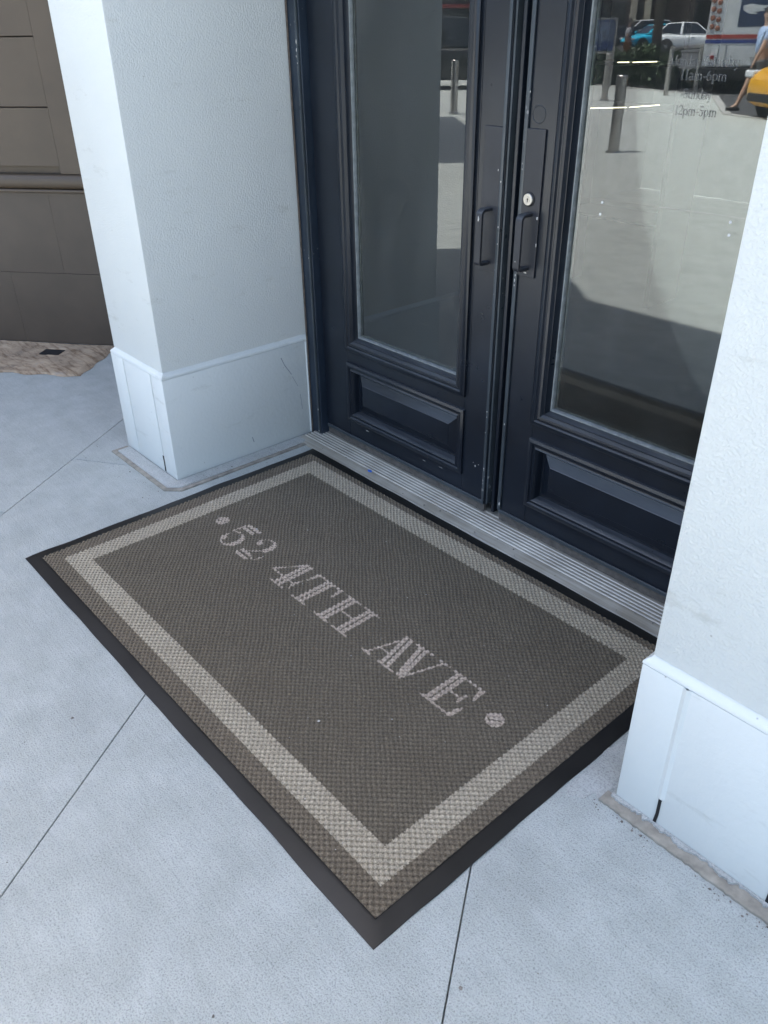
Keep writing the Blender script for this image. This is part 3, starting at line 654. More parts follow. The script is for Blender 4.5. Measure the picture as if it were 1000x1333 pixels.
CX0, CX1, CY0, CY1 = MX0 + 0.043, MX1 - 0.043, MY0 + 0.043, MY1 - 0.043
# letters: polygons (x in metres, y 0..1 of cap height)
BL, CAP = 1.1255, 0.138
polys = []
def pg(*p): polys.append(np.array([(x, BL + CAP * y) for x, y in p]))
def bar(x0, x1, y0, y1): pg((x0, y0), (x1, y0), (x1, y1), (x0, y1))
def stroke(pts, w):                         # pts in metres x, cap y ; w in metres (single or list)
    P = [Vector((x, BL + CAP * y)) for x, y in pts]
    ws = w if isinstance(w, list) else [w] * len(P)
    L = []; Rr = []
    for i, p in enumerate(P):
        d = (P[min(i + 1, len(P) - 1)] - P[max(i - 1, 0)]).normalized(); nn = Vector((-d.y, d.x)) * ws[i] / 2
        L.append(p + nn); Rr.append(p - nn)
    for i in range(len(P) - 1): polys.append(np.array([tuple(L[i]), tuple(L[i + 1]), tuple(Rr[i + 1]), tuple(Rr[i])]))
def disc(x, y, r, n=20): polys.append(np.array([(x + r * math.cos(2 * math.pi * i / n), BL + CAP * y + r * math.sin(2 * math.pi * i / n)) for i in range(n)]))
HL = 0.0066
def stem(cx, y0=0.0, y1=1.0, w=0.0145, gap=0.005):
    bar(cx - gap / 2 - w, cx - gap / 2, y0, y1); bar(cx + gap / 2, cx + gap / 2 + w, y0, y1)
def serif(x0, x1, y): bar(x0, x1, y, y + HL / CAP)
TOP = 1 - HL / CAP
# dots
for dx in (-2.296, -0.961):
    disc(dx, 0.58, 0.0258)
holes = [np.array([(dx - .018 + k, BL + CAP * 0.56 - .007 + j) for k, j in ((0, 0), (.003, -.003), (.037, .014), (.034, .017))]) for dx in (-2.296, -0.961)]
# 5
bar(-2.207, -2.128, 0.91, 1.01); bar(-2.212, -2.140, 0.76, 0.86)
stroke([(-2.207, 0.9), (-2.2105, 0.5)], HL)
stroke([(-2.2105 + 0.0, 0.5), (-2.195, 0.57), (-2.175, 0.6)], HL)
A = np.linspace(R(90), R(-205), 18)
stroke([(-2.170 + 0.036 * math.cos(a), 0.29 + 0.29 * math.sin(a)) for a in A], [0.0055 + 0.016 * max(0, math.cos(a)) for a in A])
disc(-2.197, 0.17, 0.0125)
# 2
disc(-2.076, 0.70, 0.0125)
A = np.linspace(R(175), R(-40), 14)
stroke([(-2.054 + 0.034 * math.cos(a), 0.72 + 0.27 * math.sin(a)) for a in A], [0.0055 + 0.017 * max(0, math.cos(a)) for a in A])
stroke([(-2.029, 0.55), (-2.05, 0.38), (-2.083, 0.2), (-2.089, 0.12)], HL)
bar(-2.090, -2.026, 0.0, 0.10); bar(-2.088, -2.032, 0.16, 0.255)
stroke([(-2.03, 0.20), (-2.012, 0.14), (-2.001, 0.2), (-1.997, 0.42)], HL)
# 4
stem(-1.843, 0.0, 1.03); serif(-1.879, -1.807, 0.0); bar(-1.920, -1.795, 0.29, 0.335)
stroke([(-1.919, 0.31), (-1.852, 1.03)], HL); pg((-1.806, 0.335), (-1.795, 0.335), (-1.792, 0.55), (-1.797, 0.55))
pg((-1.806, 0.29), (-1.795, 0.29), (-1.792, 0.14), (-1.797, 0.14))
# T
stem(-1.722); serif(-1.759, -1.685, 0.0); bar(-1.789, -1.661, TOP, 1.0)
pg((-1.789, 1), (-1.772, 1), (-1.786, 0.62), (-1.791, 0.62)); pg((-1.661, 1), (-1.678, 1), (-1.664, 0.62), (-1.659, 0.62))
# H
for cx in (-1.605, -1.516):
    stem(cx); serif(cx - .036, cx + .036, 0.0); serif(cx - .036, cx + .036, TOP)
bar(-1.588, -1.533, 0.49, 0.535)
# A
stroke([(-1.392, 0.0), (-1.350, 1.0)], HL); serif(-1.411, -1.372, 0.0); serif(-1.341, -1.271, 0.0)
stroke([(-1.357, 1.0), (-1.323, 0.0)], 0.0135); stroke([(-1.338, 1.0), (-1.301, 0.0)], 0.0135); bar(-1.378, -1.335, 0.32, 0.36)
# V
stroke([(-1.296, 1.0), (-1.254, 0.02)], 0.0145); stroke([(-1.275, 1.0), (-1.244, 0.08)], 0.0125); stroke([(-1.200, 1.0), (-1.246, 0.0)], HL)
serif(-1.316, -1.246, TOP); serif(-1.224, -1.178, TOP)
# E
stem(-1.132); bar(-1.166, -1.046, 0.0, HL / CAP); bar(-1.166, -1.046, TOP, 1.0); bar(-1.115, -1.075, 0.485, 0.53)
pg((-1.046, 1), (-1.066, 1), (-1.05, 0.64), (-1.043, 0.64)); pg((-1.046, 0), (-1.066, 0), (-1.05, 0.36), (-1.043, 0.36))
pg((-1.082, 0.51), (-1.072, 0.66), (-1.068, 0.66), (-1.068, 0.36), (-1.072, 0.36))
def inside(poly, X, Y):
    r = np.zeros(X.shape, bool); n = len(poly)
    for i in range(n):
        x0, y0 = poly[i]; x1, y1 = poly[(i + 1) % n]
        c = ((y0 > Y) != (y1 > Y)); r ^= c & (X < (x1 - x0) * (Y - y0) / (y1 - y0 + 1e-12) + x0)
    return r
STEP = 0.0022
nx = int((CX1 - CX0) / STEP); ny = int((CY1 - CY0) / STEP)
gx = np.linspace(CX0, CX1, nx + 1); gy = np.linspace(CY0, CY1, ny + 1)
GX, GY = np.meshgrid(gx, gy, indexing='xy')
PXW, PYW = 0.0188, 0.0172                    # weave period
wob = 0.0012 * np.sin(GX * 31 + GY * 12) + 0.001 * np.sin(GY * 43 - GX * 9)
U = 2 * np.pi * (GX + 0.12 * GY + wob) / PXW; V = 2 * np.pi * (GY + wob) / PYW
hgt = 0.5 + 0.5 * np.cos(U) * np.cos(V)
GZ = 0.0045 + 0.0068 * np.power(hgt, 0.7) + rng.normal(0, 0.00022, hgt.shape)
GZ = GZ + 0.0007 * (np.sin(GX * 7 + GY * 3) * np.sin(GY * 9 - GX * 2) + 0.6 * np.sin(GX * 19 + 1.5) * np.sin(GY * 23)) * np.minimum(1, np.minimum(np.minimum(GX - CX0, CX1 - GX), np.minimum(GY - CY0, CY1 - GY)) / .05)
WEAVE_SHADE = np.clip(0.5 + 0.5 * np.cos(U - 0.5) * np.cos(V + 0.35) + rng.normal(0, 0.06, hgt.shape), 0, 1).reshape(-1)  # lowest between tufts, drives the painted shade of the weave
FX = (GX[:-1, :-1] + GX[1:, 1:]) / 2; FY = (GY[:-1, :-1] + GY[1:, 1:]) / 2
jx = 0.0008 * np.sin(FY * 700); FXs = FX + jx; FYs = FY + 0.0008 * np.sin(FX * 640)
SO = (-2.450, -0.802, 0.672, 1.742); SI = (-2.378, -0.868, 0.742, 1.662)
inO = (FXs > SO[0]) & (FXs < SO[1]) & (FYs > SO[2]) & (FYs < SO[3]); inI = (FXs > SI[0]) & (FXs < SI[1]) & (FYs > SI[2]) & (FYs < SI[3])
txt = np.zeros(FX.shape, bool)
for p in polys: txt |= inside(p, FXs, FYs)
for p in holes: txt &= ~inside(p, FXs, FYs)
idx = np.arange((nx + 1) * (ny + 1)).reshape(ny + 1, nx + 1)
quads = np.stack([idx[:-1, :-1], idx[:-1, 1:], idx[1:, 1:], idx[1:, :-1]], -1)
base = np.array(mt.location)
allv = np.stack([GX - base[0], GY - base[1], GZ], -1).reshape(-1, 3)
def weave(name, mask, mat):
    q = quads[mask]; used, inv = np.unique(q, return_inverse=True); v = allv[used]; inv = inv.reshape(-1)
    me = bpy.data.meshes.new(name); me.vertices.add(len(v)); me.vertices.foreach_set('co', v.reshape(-1).astype(np.float32))
    me.loops.add(len(inv)); me.loops.foreach_set('vertex_index', inv.astype(np.int32))
    me.polygons.add(len(q)); me.polygons.foreach_set('loop_start', np.arange(0, 4 * len(q), 4, dtype=np.int32))
    me.update(calc_edges=True); at = me.attributes.new('weave_shade', 'FLOAT', 'POINT'); at.data.foreach_set('value', WEAVE_SHADE[used].astype(np.float32)); me.polygons.foreach_set('use_smooth', np.ones(len(q), bool)); me.materials.append(mat)
    o = bpy.data.objects.new(name, me); COL.objects.link(o); o.parent = mt; return o
weave('outer_band', ~inO, M['mat_out']); weave('border_stripe', inO & ~inI, M['mat_stripe']); weave('centre_field', inI & ~txt, M['mat_in']); weave('lettering', inI & txt, M['mat_text'])

# grit and lint lying about
def specks(name, n, fn, r0, r1, mat, par):
    mb = MB()
    for _ in range(n):
        x, y, z = fn(); rr_ = rng.uniform(r0, r1) * (1 if rng.random() < .9 else 2); k = 5
        vs = [(x + rr_ * rng.uniform(.5, 1.2) * math.cos(2 * math.pi * i / k), y + rr_ * rng.uniform(.5, 1.2) * math.sin(2 * math.pi * i / k), z) for i in range(k)]
        mb.add(vs + [(x, y, z + rr_ * .7)], [(i, (i + 1) % k, k) for i in range(k)])
    o = obj(name, mb, mat, par, recalc=False, weld=False); o['kind'] = 'stuff'; return o
gm = simple('street_grit', (0.16, 0.14, 0.12), 0.95, var=0.6, vscale=30)
def gp():
    c = rng.random()
    if c < .45: return (rng.uniform(-4, .2), rng.uniform(-.3, 1.4), .0008)
    if c < .65: return (rng.uniform(-2.66, -2.56), rng.uniform(1.2, 1.83), .0105)
    if c < .85: return (rng.uniform(-.66, 0), 1.196 - abs(rng.normal(0, .012)), .0008)
    return (rng.uniform(-3.3, -2.6), 1.15 - abs(rng.normal(0, .03)), .0008)
specks('pavement_grit', 260, gp, .0009, .0028, gm, None)
specks('lint', 70, lambda: (rng.uniform(CX0, CX1), rng.uniform(CY0, CY1), .0105), .0009, .0022, simple('lint', (.4, .38, .34), .95, var=.5, vscale=40), mt)
print('weave quads', nx * ny)

# ------------------------------------------------------------------ inside the shop
ct = thing('shop_counter', 'grey counter standing inside the shop, faint through the left door glass', 'counter', (-4.0, 4.6, 0.018))
obj('counter_top', MB().box(-4.75, -3.9, 3.6, 4.1, 1.17, 1.21), simple('counter_top_paint', (0.5, 0.5, 0.49), 0.4), ct, bevel=0.005)
obj('counter_body', MB().box(-4.70, -3.95, 3.65, 4.05, 0.02, 1.169), simple('counter_body_paint', (0.25, 0.25, 0.25), 0.5), ct)
led = emit('lit_strip', (1.0, 0.84, 0.58), 1.2)
sh = thing('display_shelf', 'dark display shelf inside the shop with thin lit warm strips', 'shelf', (-3.05, 4.6, 0.018))
obj('upright', MB().box(-3.45, -3.42, 4.52, 4.85, 0.02, 1.7), M['black'], sh); obj('upright', MB().box(-2.70, -2.67, 4.52, 4.85, 0.02, 1.7), M['black'], sh)
for z in (0.5, 1.118, 1.345): obj('shelf_board', MB().box(-3.419, -2.701, 4.52, 4.85, z, z + 0.015), M['black'], sh)
for xa, xb, za, zb_ in ((-3.35, -2.995, 1.11, 1.135), (-2.972, -2.78, 1.137, 1.158), (-3.09, -3.015, 1.362, 1.364), (-2.99, -2.835, 1.364, 1.37)):
    obj('light_strip', MB().tube((xa, 4.5, za), (xb, 4.5, zb_), 0.0021, n=8), led, sh)

# ------------------------------------------------------------------ the street (seen in the glass)
def bollard(x, y, label):
    m = MB().lathe([(0.0, 0.95), (0.066, 0.95), (0.074, 0.942), (0.075, 0.02), (0.075, 0.02)], (x, y, 0), n=28)
    t = thing('bollard', label, 'bollard', (x, y, 0), group='steel bollards on the plaza')
    obj('post', m, M['steel'], t, smooth=True)
    obj('base_collar', MB().lathe([(0.0752, 0.02), (0.105, 0.018), (0.11, 0.0)], (x, y, 0), n=28), M['steel'], t, smooth=True)
bollard(-12.89, -9.28, 'steel bollard mirrored in the left door glass'); bollard(-12.5, -13.9, 'steel bollard mirrored just below the blue sign')
bollard(-7.12, -6.58, 'nearest steel bollard, largest in the right door reflection')
hb = thing('hoop_barrier', 'tubular steel hoop barrier mirrored beside the white truck', 'barrier', (-12.6, -17.4, 0))
a, b = (-12.32, -16.2), (-12.86, -18.5)
obj('post', MB().tube((*a, -0.1), (*a, 0.98), 0.06), M['steel'], hb, smooth=True); obj('post', MB().tube((*b, -0.1), (*b, 0.98), 0.06), M['steel'], hb, smooth=True)
obj('rail', MB().tube((*a, 1.0), (*b, 1.0), 0.055), M['steel'], hb, smooth=True)

RV = Vector((0.66, -0.75)).normalized(); DV = Vector((-0.5, -0.866))      # mirrored "right" and "away" on the street
def yaw_of(v): return math.atan2(v.y, v.x)
sg_ = thing('information_sign', 'blue information sign panel in a grey steel frame on two posts', 'sign', (-14.95, -17.0, -0.0), yaw_of(RV))
L_ = lambda n_, m_, mat_, par=sg_, **k: obj(n_, m_, mat_, par, world=False, **k)
obj('post', MB().box(-0.36, -0.31, -0.03, 0.03, 0, 1.66), M['steel'], sg_, world=False); obj('post', MB().box(0.31, 0.36, -0.03, 0.03, 0, 1.66), M['steel'], sg_, world=False)
for z_ in (1.62, .84): obj('cross_bar', MB().box(-0.309, 0.309, -0.02, 0.02, z_, z_ + .04), M['steel'], sg_, world=False)
pn = obj('sign_panel', MB().box(-0.305, 0.305, -0.015, 0.015, 0.9, 1.61), simple('sign_blue', (0.02, 0.05, 0.16), 0.25), sg_, world=False)
obj('panel_print', MB().box(-0.27, 0.27, 0.0152, 0.0165, 1.13, 1.56), simple('print_grey_blue', (0.10, 0.14, 0.22), 0.3, var=0.7, vscale=6), pn, world=False)
obj('panel_icon', MB().tube((-0.17, 0.0152, 1.01), (-0.17, 0.0168, 1.01), 0.03, n=16), M['white'], pn, world=False)

def leaves(mb, n, fn, s0, s1):
    for _ in range(n):
        c = Vector(fn()); d = Vector(rng.normal(size=3)).normalized(); e = d.orthogonal().normalized(); f = d.cross(e); s = rng.uniform(s0, s1)
        mb.add([c - e * s, c + f * s * .55, c + e * s, c - f * s * .55], [(0, 1, 2, 3)])
    return mb
hd = thing('hedge', 'dark green clipped hedge between the bollards and the parked cars', 'hedge', (-16.2, -19.3, 0))
def hp():
    t = rng.random(); q = Vector((-17.4, -17.9)) .lerp(Vector((-13.9, -18.9)), t) + Vector((-0.3, -0.9)) * rng.random(); return (q.x, q.y, -0.05 + rng.random() ** .8 * (0.95 + .12 * math.sin(t * 19)))
obj('foliage', leaves(MB(), 5200, hp, 0.05, 0.11), M['leaf'], hd, weld=False, recalc=False)
hd2 = thing('low_hedge', 'low green planting strip behind the hoop barrier', 'hedge', (-14.0, -20.3, -0.1))
def hp2():
    t = rng.random(); q = Vector((-14.5, -19.6)).lerp(Vector((-12.7, -20.4)), t) + Vector((-0.3, -0.9)) * rng.random(); return (q.x, q.y, -0.08 + rng.random() * 0.42)
obj('foliage', leaves(MB(), 2200, hp2, 0.05, 0.1), M['leaf'], hd2, weld=False, recalc=False)
tr_ = thing('street_tree', 'street tree with dark trunk rising from the hedge', 'tree', (-15.15, -19.9, -0.1))
tk = MB(); pts = [(-15.15, -19.9, -0.1, .19), (-15.12, -19.92, .6, .145), (-15.16, -19.88, 1.8, .13), (-15.1, -19.95, 3.4, .115), (-15.2, -19.8, 5.5, .07), (-15.1, -19.9, 7.5, .02)]
for p, q in zip(pts[:-1], pts[1:]): tk.tube(p[:3], q[:3], p[3], q[3], 12, False)
for i in range(9):
    z = 3.0 + i * .45; an = i * 2.4; tk.tube((-15.12, -19.9, z), (-15.12 + 1.7 * math.cos(an), -19.9 + 1.7 * math.sin(an), z + 1.1), .05, .012, 7, False)
obj('trunk', tk, M['bark'], tr_, smooth=True)
cl = [(Vector((-15.12 + 1.6 * math.cos(i * 2.4) * rng.uniform(.4, 1.2), -19.9 + 1.6 * math.sin(i * 2.4) * rng.uniform(.4, 1.2), 3.7 + 4.2 * rng.random())), rng.uniform(.5, .95)) for i in range(22)]
def cp():
    c, r = cl[rng.integers(len(cl))]; d = Vector(rng.normal(size=3)).normalized() * r * rng.random() ** .5; return c + d
obj('crown', leaves(MB(), 5200, cp, 0.07, 0.14), M['leaf'], tr_, weld=False, recalc=False)

# ---- cars
def make_car(name, label, cat, paint, L=4.4, Wd=1.82, H=1.5, belt=0.92, prof='hatch', loc=(0, 0, 0), rz=0.0, group='cars parked across the street', roofm=None, hood=1.2, rake=.85):
    t = thing(name, label, cat, loc, rz, group)
    hw = Wd / 2; x0, x1 = -L / 2, L / 2
    ob = lambda n_, m_, mt_, p=t, **k: obj(n_, m_, mt_, p, world=False, **k)
    st_ = [(x0, .70, .42, belt - .18), (x0 + .06, .86, .27, belt - .02), (x0 + .45, .97, .22, belt + .03), (x0 + 1.3, 1.0, .2, belt), (0, 1.0, .19, belt - .01), (x1 - 1.35, .99, .2, belt), (x1 - .7, .95, .22, belt - .08), (x1 - .2, .84, .24, belt - .20), (x1, .62, .36, belt - .36)]
    vs = []; fs = []
    for x, w_, zb_, zt in st_:
        a = hw * w_; zm = zb_ + (zt - zb_) * .5
        vs += [(x, -a * .88, zb_), (x, -a * .98, zb_ + .14), (x, -a, zm + .05), (x, -a * .965, zt - .09), (x, -a * .86, zt), (x, 0, zt + .03), (x, a * .86, zt), (x, a * .965, zt - .09), (x, a, zm + .05), (x, a * .98, zb_ + .14), (x, a * .88, zb_), (x, 0, zb_)]
    m = 12
    for k in range(len(st_) - 1):
        for i in range(m): fs.append((k * m + i, k * m + (i + 1) % m, (k + 1) * m + (i + 1) % m, (k + 1) * m + i))
    fs += [tuple(range(m))[::-1], tuple(range((len(st_) - 1) * m, len(st_) * m))]
    body = ob('body', MB().add(vs, fs), paint, smooth=True)
    md = body.modifiers.new('sub', 'SUBSURF'); md.levels = 1; md.render_levels = 2
    g0, g1 = {'hatch': (x0 + .12, x0 + .75), 'sedan': (x0 + .75, x0 + 1.35), 'wagon': (x0 + .08, x0 + .38)}[prof]
    xr, xw = x1 - hood - rake, x1 - hood                 # roof front, windscreen base
    zb_ = belt - .01; zt = H; a, b_ = hw * .88, hw * .70
    xm = (g1 + xr) / 2
    q = [(g0, zb_, a * .96), (g1, zt - .06, b_ * .97), (xm, zt, b_), (xr, zt - .05, b_ * .97), (xw, zb_, a * .97)]
    vs = []
    for x, z, w_ in q: vs += [(x, -w_, z), (x, w_, z)]
    base_ = [(g1 + .1, -a, zb_), (g1 + .1, a, zb_), (xm, -a, zb_), (xm, a, zb_), (xr, -a, zb_), (xr, a, zb_)]
    vs += base_
    fs = [(0, 1, 3, 2), (2, 3, 5, 4), (4, 5, 7, 6), (6, 7, 9, 8), (0, 2, 10), (2, 4, 12, 10), (4, 6, 14, 12), (6, 8, 14), (1, 11, 3), (3, 11, 13, 5), (5, 13, 15, 7), (7, 15, 9)]
    cab = ob('cabin', MB().add(vs, fs), paint, smooth=True, bevel=0.03)
    def panel(name_, P, off):
        P = [Vector(p) for p in P]; n_ = (P[1] - P[0]).cross(P[2] - P[0]).normalized(); c = sum(P, Vector()) / len(P)
        if n_.dot(c - Vector((xm, 0, zb_ + .2))) < 0: n_ = -n_
        P2 = [c + (p - c) * .88 + n_ * off for p in P]; P3 = [c + (p - c) * .88 - n_ * .01 for p in P]; k = len(P)
        ob(name_, MB().add(P2 + P3, [tuple(range(k)), tuple(range(k, 2 * k))[::-1]] + [(i, (i + 1) % k, k + (i + 1) % k, k + i) for i in range(k)]), M['carglass'], cab)
    panel('rear_window', [vs[0], vs[1], vs[3], vs[2]], .012); panel('windscreen', [vs[6], vs[7], vs[9], vs[8]], .012)
    for s in (0, 1):
        Z = lambda i: vs[2 * i + s]; B = lambda i: vs[10 + 2 * i + s]
        panel('side_window', [Z(0), Z(1), Z(2), B(1)], .012); panel('side_window', [Z(2), Z(3), Z(4), B(1)], .012)
    if roofm:
        ob('roof_panel', MB().add([(g1 + .05, -b_ * .9, zt - .03), (g1 + .05, b_ * .9, zt - .03), (xm, b_ * .92, zt + .012), (xm, -b_ * .92, zt + .012), (xr, b_ * .9, zt - .03), (xr, -b_ * .9, zt - .03)], [(0, 3, 2, 1), (3, 5, 4, 2)]), roofm)
    rw = .34
    for wx in (x0 + .82, x1 - .88):
        for s in (-1, 1):
            y_ = s * (hw - .02)
            ob('wheel_arch', MB().lathe([(rw + .075, .0), (rw + .06, .016), (rw + .01, .012), (rw, -.2)], (wx, y_ , rw), (0, s, 0), 28), M['black'], smooth=True)
            wl_ = ob('wheel', MB().lathe([(0, .01), (.2, .01), (.205, .02), (.24, .028), (rw - .02, .024), (rw, 0), (rw, -.17), (.2, -.19)], (wx, y_ , rw), (0, s, 0), 28), M['tyre'], smooth=True)
            r_ = MB().lathe([(0, .03), (.05, .032), (.06, .02), (.09, .016)], (wx, y_, rw), (0, s, 0), 20)
            for k in range(5):
                an = k * 2 * math.pi / 5; c_, s_ = math.cos(an), math.sin(an)
                P = [(wx + r * c_ - h_ * s_, y_ + s * .028, rw + r * s_ + h_ * c_) for r, h_ in ((.05, -.03), (.2, -.02), (.2, .02), (.05, .03))]
                r_.add(P + [(p[0], y_ + s * .012, p[2]) for p in P], [(0, 1, 2, 3), (0, 4, 5, 1), (1, 5, 6, 2), (2, 6, 7, 3), (3, 7, 4, 0)])
            r_.lathe([(.195, .018), (.2, .033), (.215, .034), (.222, .02)], (wx, y_, rw), (0, s, 0), 24)
            ob('rim', r_, M['chrome'], wl_)
    for s in (-1, 1):
        ob('tail_light', MB().box(x0 - .005, x0 + .12, *sorted((s * hw * .56, s * hw * .86)), belt - .16, belt - .05), M['redlens'], bevel=.02)
        ob('headlight', MB().box(x1 - .34, x1 - .06, *sorted((s * hw * .52, s * hw * .84)), belt - .34, belt - .22), M['clearlens'], bevel=.03)
        ob('mirror', MB().box(xw - .28, xw - .14, *sorted((s * hw * .95, s * (hw + .16))), belt + .02, belt + .16), paint, bevel=.03)
        ob('door_seam', MB().box(-.155, -.147, *sorted((s * (hw - .02), s * (hw + .004))), .3, belt - .06), M['black'])
        ob('door_handle', MB().box(-.02, .14, *sorted((s * (hw - .04), s * (hw + .012))), belt - .15, belt - .12), paint, bevel=.006)
    ob('bumper', MB().box(x0 - .02, x0 + .12, -hw * .72, hw * .72, .26, .42), M['black'], bevel=.02); ob('grille', MB().box(x1 - .1, x1 + .012, -hw * .45, hw * .45, .36, .5), M['black'], bevel=.02)
    ob('number_plate', MB().box(x0 - .028, x0 - .0205, -.24, .24, .5, .62), M['white'])
    return t
rr = yaw_of(RV)
make_car('parked_car', 'white crossover car with dark roof and flared wheel arches, its tail toward the tree', 'car', carpaint('paint_white', (0.78, 0.79, 0.79)), 4.5, 1.85, 1.62, .98, 'hatch', (-30.4, -47.8, -.1), rr + .35, roofm=M['carglass'])
make_car('parked_car', 'bright teal blue hatchback parked behind the tree trunk', 'car', carpaint('paint_teal', (0.03, 0.48, 0.68)), 4.1, 1.78, 1.52, .95, 'hatch', (-35.7, -51.6, -.1), rr + 2.85)
make_car('parked_car', 'tall white sport utility car behind the teal hatchback', 'car', carpaint('paint_silver', (0.55, 0.56, 0.57)), 4.8, 1.95, 1.8, 1.08, 'wagon', (-42.9, -61.2, -.1), rr + 3.05)
make_car('parked_car', 'dark grey saloon car left of the teal hatchback', 'car', carpaint('paint_grey', (0.03, 0.032, 0.036)), 4.5, 1.82, 1.45, .9, 'sedan', (-40.9, -55.3, -.1), rr + 3.0)
make_car('parked_car', 'black sport utility car mirrored at the top of the left door glass', 'car', carpaint('paint_black', (0.02, 0.022, 0.025)), 4.8, 1.95, 1.78, 1.05, 'wagon', (-18.6, -15.0, 0.0), rr + .15)
make_car('taxi', 'yellow taxi mirrored at the right edge beside the white pillar', 'taxi', carpaint('paint_yellow', (0.72, 0.36, 0.02)), 4.7, 1.80, 1.86, 1.08, 'wagon', (-6.65, -14.15, -.1), rr + 3.0, group=None, hood=.62, rake=.75)

# ---- delivery truck
tk_ = thing('delivery_truck', 'white delivery truck with red and blue stripes and dark picture panel', 'truck', (-11.85, -18.75, -.1), math.atan2(-.47, .88))
ob = lambda n_, m_, mt_, p=tk_, **k: obj(n_, m_, mt_, p, world=False, **k)
# local x = to the right in the reflection, local +y = toward the doors
bx_ = ob('cargo_box', MB().box(-.95, 1.35, -5.2, 0, .62, 3.0), M['white'], bevel=.03)
ob('rear_frame', MB().box(-.95, -.78, .0005, .02, .63, 2.98), simple('pale_frame', (.6, .61, .61), .4), bevel=.005)
dr_ = ob('rear_door', MB().box(-.775, 1.2, .0005, .015, .66, 2.9), M['white'], bevel=.004)
ob('red_stripe', MB().box(-.945, 1.345, .0205, .0235, 1.26, 1.35), simple('stripe_red', (.45, .06, .04), .4)); ob('blue_stripe', MB().box(-.945, 1.345, .0205, .0235, 1.16, 1.235), simple('stripe_blue', (.03, .06, .25), .4))
pc = ob('picture_panel', MB().box(-.24, .6, .0155, .019, 1.52, 2.2), simple('panel_blue', (.045, .07, .13), .3))
em = MB().prismy([(-.18, 1.98), (.0, 2.02), (.3, 1.97), (.55, 1.99), (.3, 1.9), (.36, 1.86), (.1, 1.84), (.2, 1.79), (-.02, 1.8), (-.16, 1.88)], .0195, .0215)
ob('emblem', em, M['white'], pc)
for i in range(4):
    for j in range(2):
        lt = ob('marker_light', MB().lathe([(0, .035), (.04, .03), (.06, .01), (.062, 0)], (-.83 + .145 * j + .012 * i - .05, .02, 2.10 - .19 * i - .04 * j), (0, 1, 0), 18), M['amber'], smooth=True)
ob('tail_light', MB().tube((-.72, .015, .84), (-.72, .05, .84), .05), M['redlens']); ob('tail_light', MB().tube((1.1, .015, .84), (1.1, .05, .84), .05), M['redlens'])
for x_ in (-.6, -.42, .7): ob('door_rail', MB().box(x_, x_ + .015, .016, .03, .7, 1.12), M['seal'])
ob('bumper', MB().box(-1.0, 1.4, -.2, .16, .36, .6), M['black'], bevel=.02); ob('undercarriage', MB().box(-.85, 1.25, -5.0, -.25, .3, .61), M['black'])
for s in (-.72, 1.12):
    for yy in (-1.2, -4.4): ob('wheel', MB().lathe([(0, .1), (.22, .1), (.24, .13), (.36, .13), (.38, .1), (.38, -.13), (.2, -.13)], (s, yy, .38), (1, 0, 0), 24), M['tyre'], smooth=True)
ob('cab', MB().box(-.9, 1.3, -6.8, -5.25, .4, 2.3), M['white'], bevel=.12)

# ---- people
def skin_mesh(name, joints, edges, mat, parent, root=0, sub=1):
    me = bpy.data.meshes.new(name); me.from_pydata([j[:3] for j in joints], edges, []); me.update()
    o = bpy.data.objects.new(name, me); COL.objects.link(o)
    md = o.modifiers.new('skin', 'SKIN'); md.use_smooth_shade = True
    for i, j in enumerate(joints):
        r = j[3]; o.data.skin_vertices[0].data[i].radius = r if isinstance(r, tuple) else (r, r)
    o.data.skin_vertices[0].data[root].use_root = True
    s = o.modifiers.new('sub', 'SUBSURF'); s.levels = sub; s.render_levels = sub
    dg = bpy.context.evaluated_depsgraph_get(); m2 = bpy.data.meshes.new_from_object(o.evaluated_get(dg))
    bpy.data.objects.remove(o); m2.name = name; m2.materials.clear(); m2.materials.append(mat)
    m2.polygons.foreach_set('use_smooth', [True] * len(m2.polygons))
    q = bpy.data.objects.new(name, m2); COL.objects.link(q); q.parent = parent; return q
SK = simple('skin', (0.45, 0.29, 0.21), 0.55, var=.08); HAIR = simple('hair', (.035, .025, .02), .6)
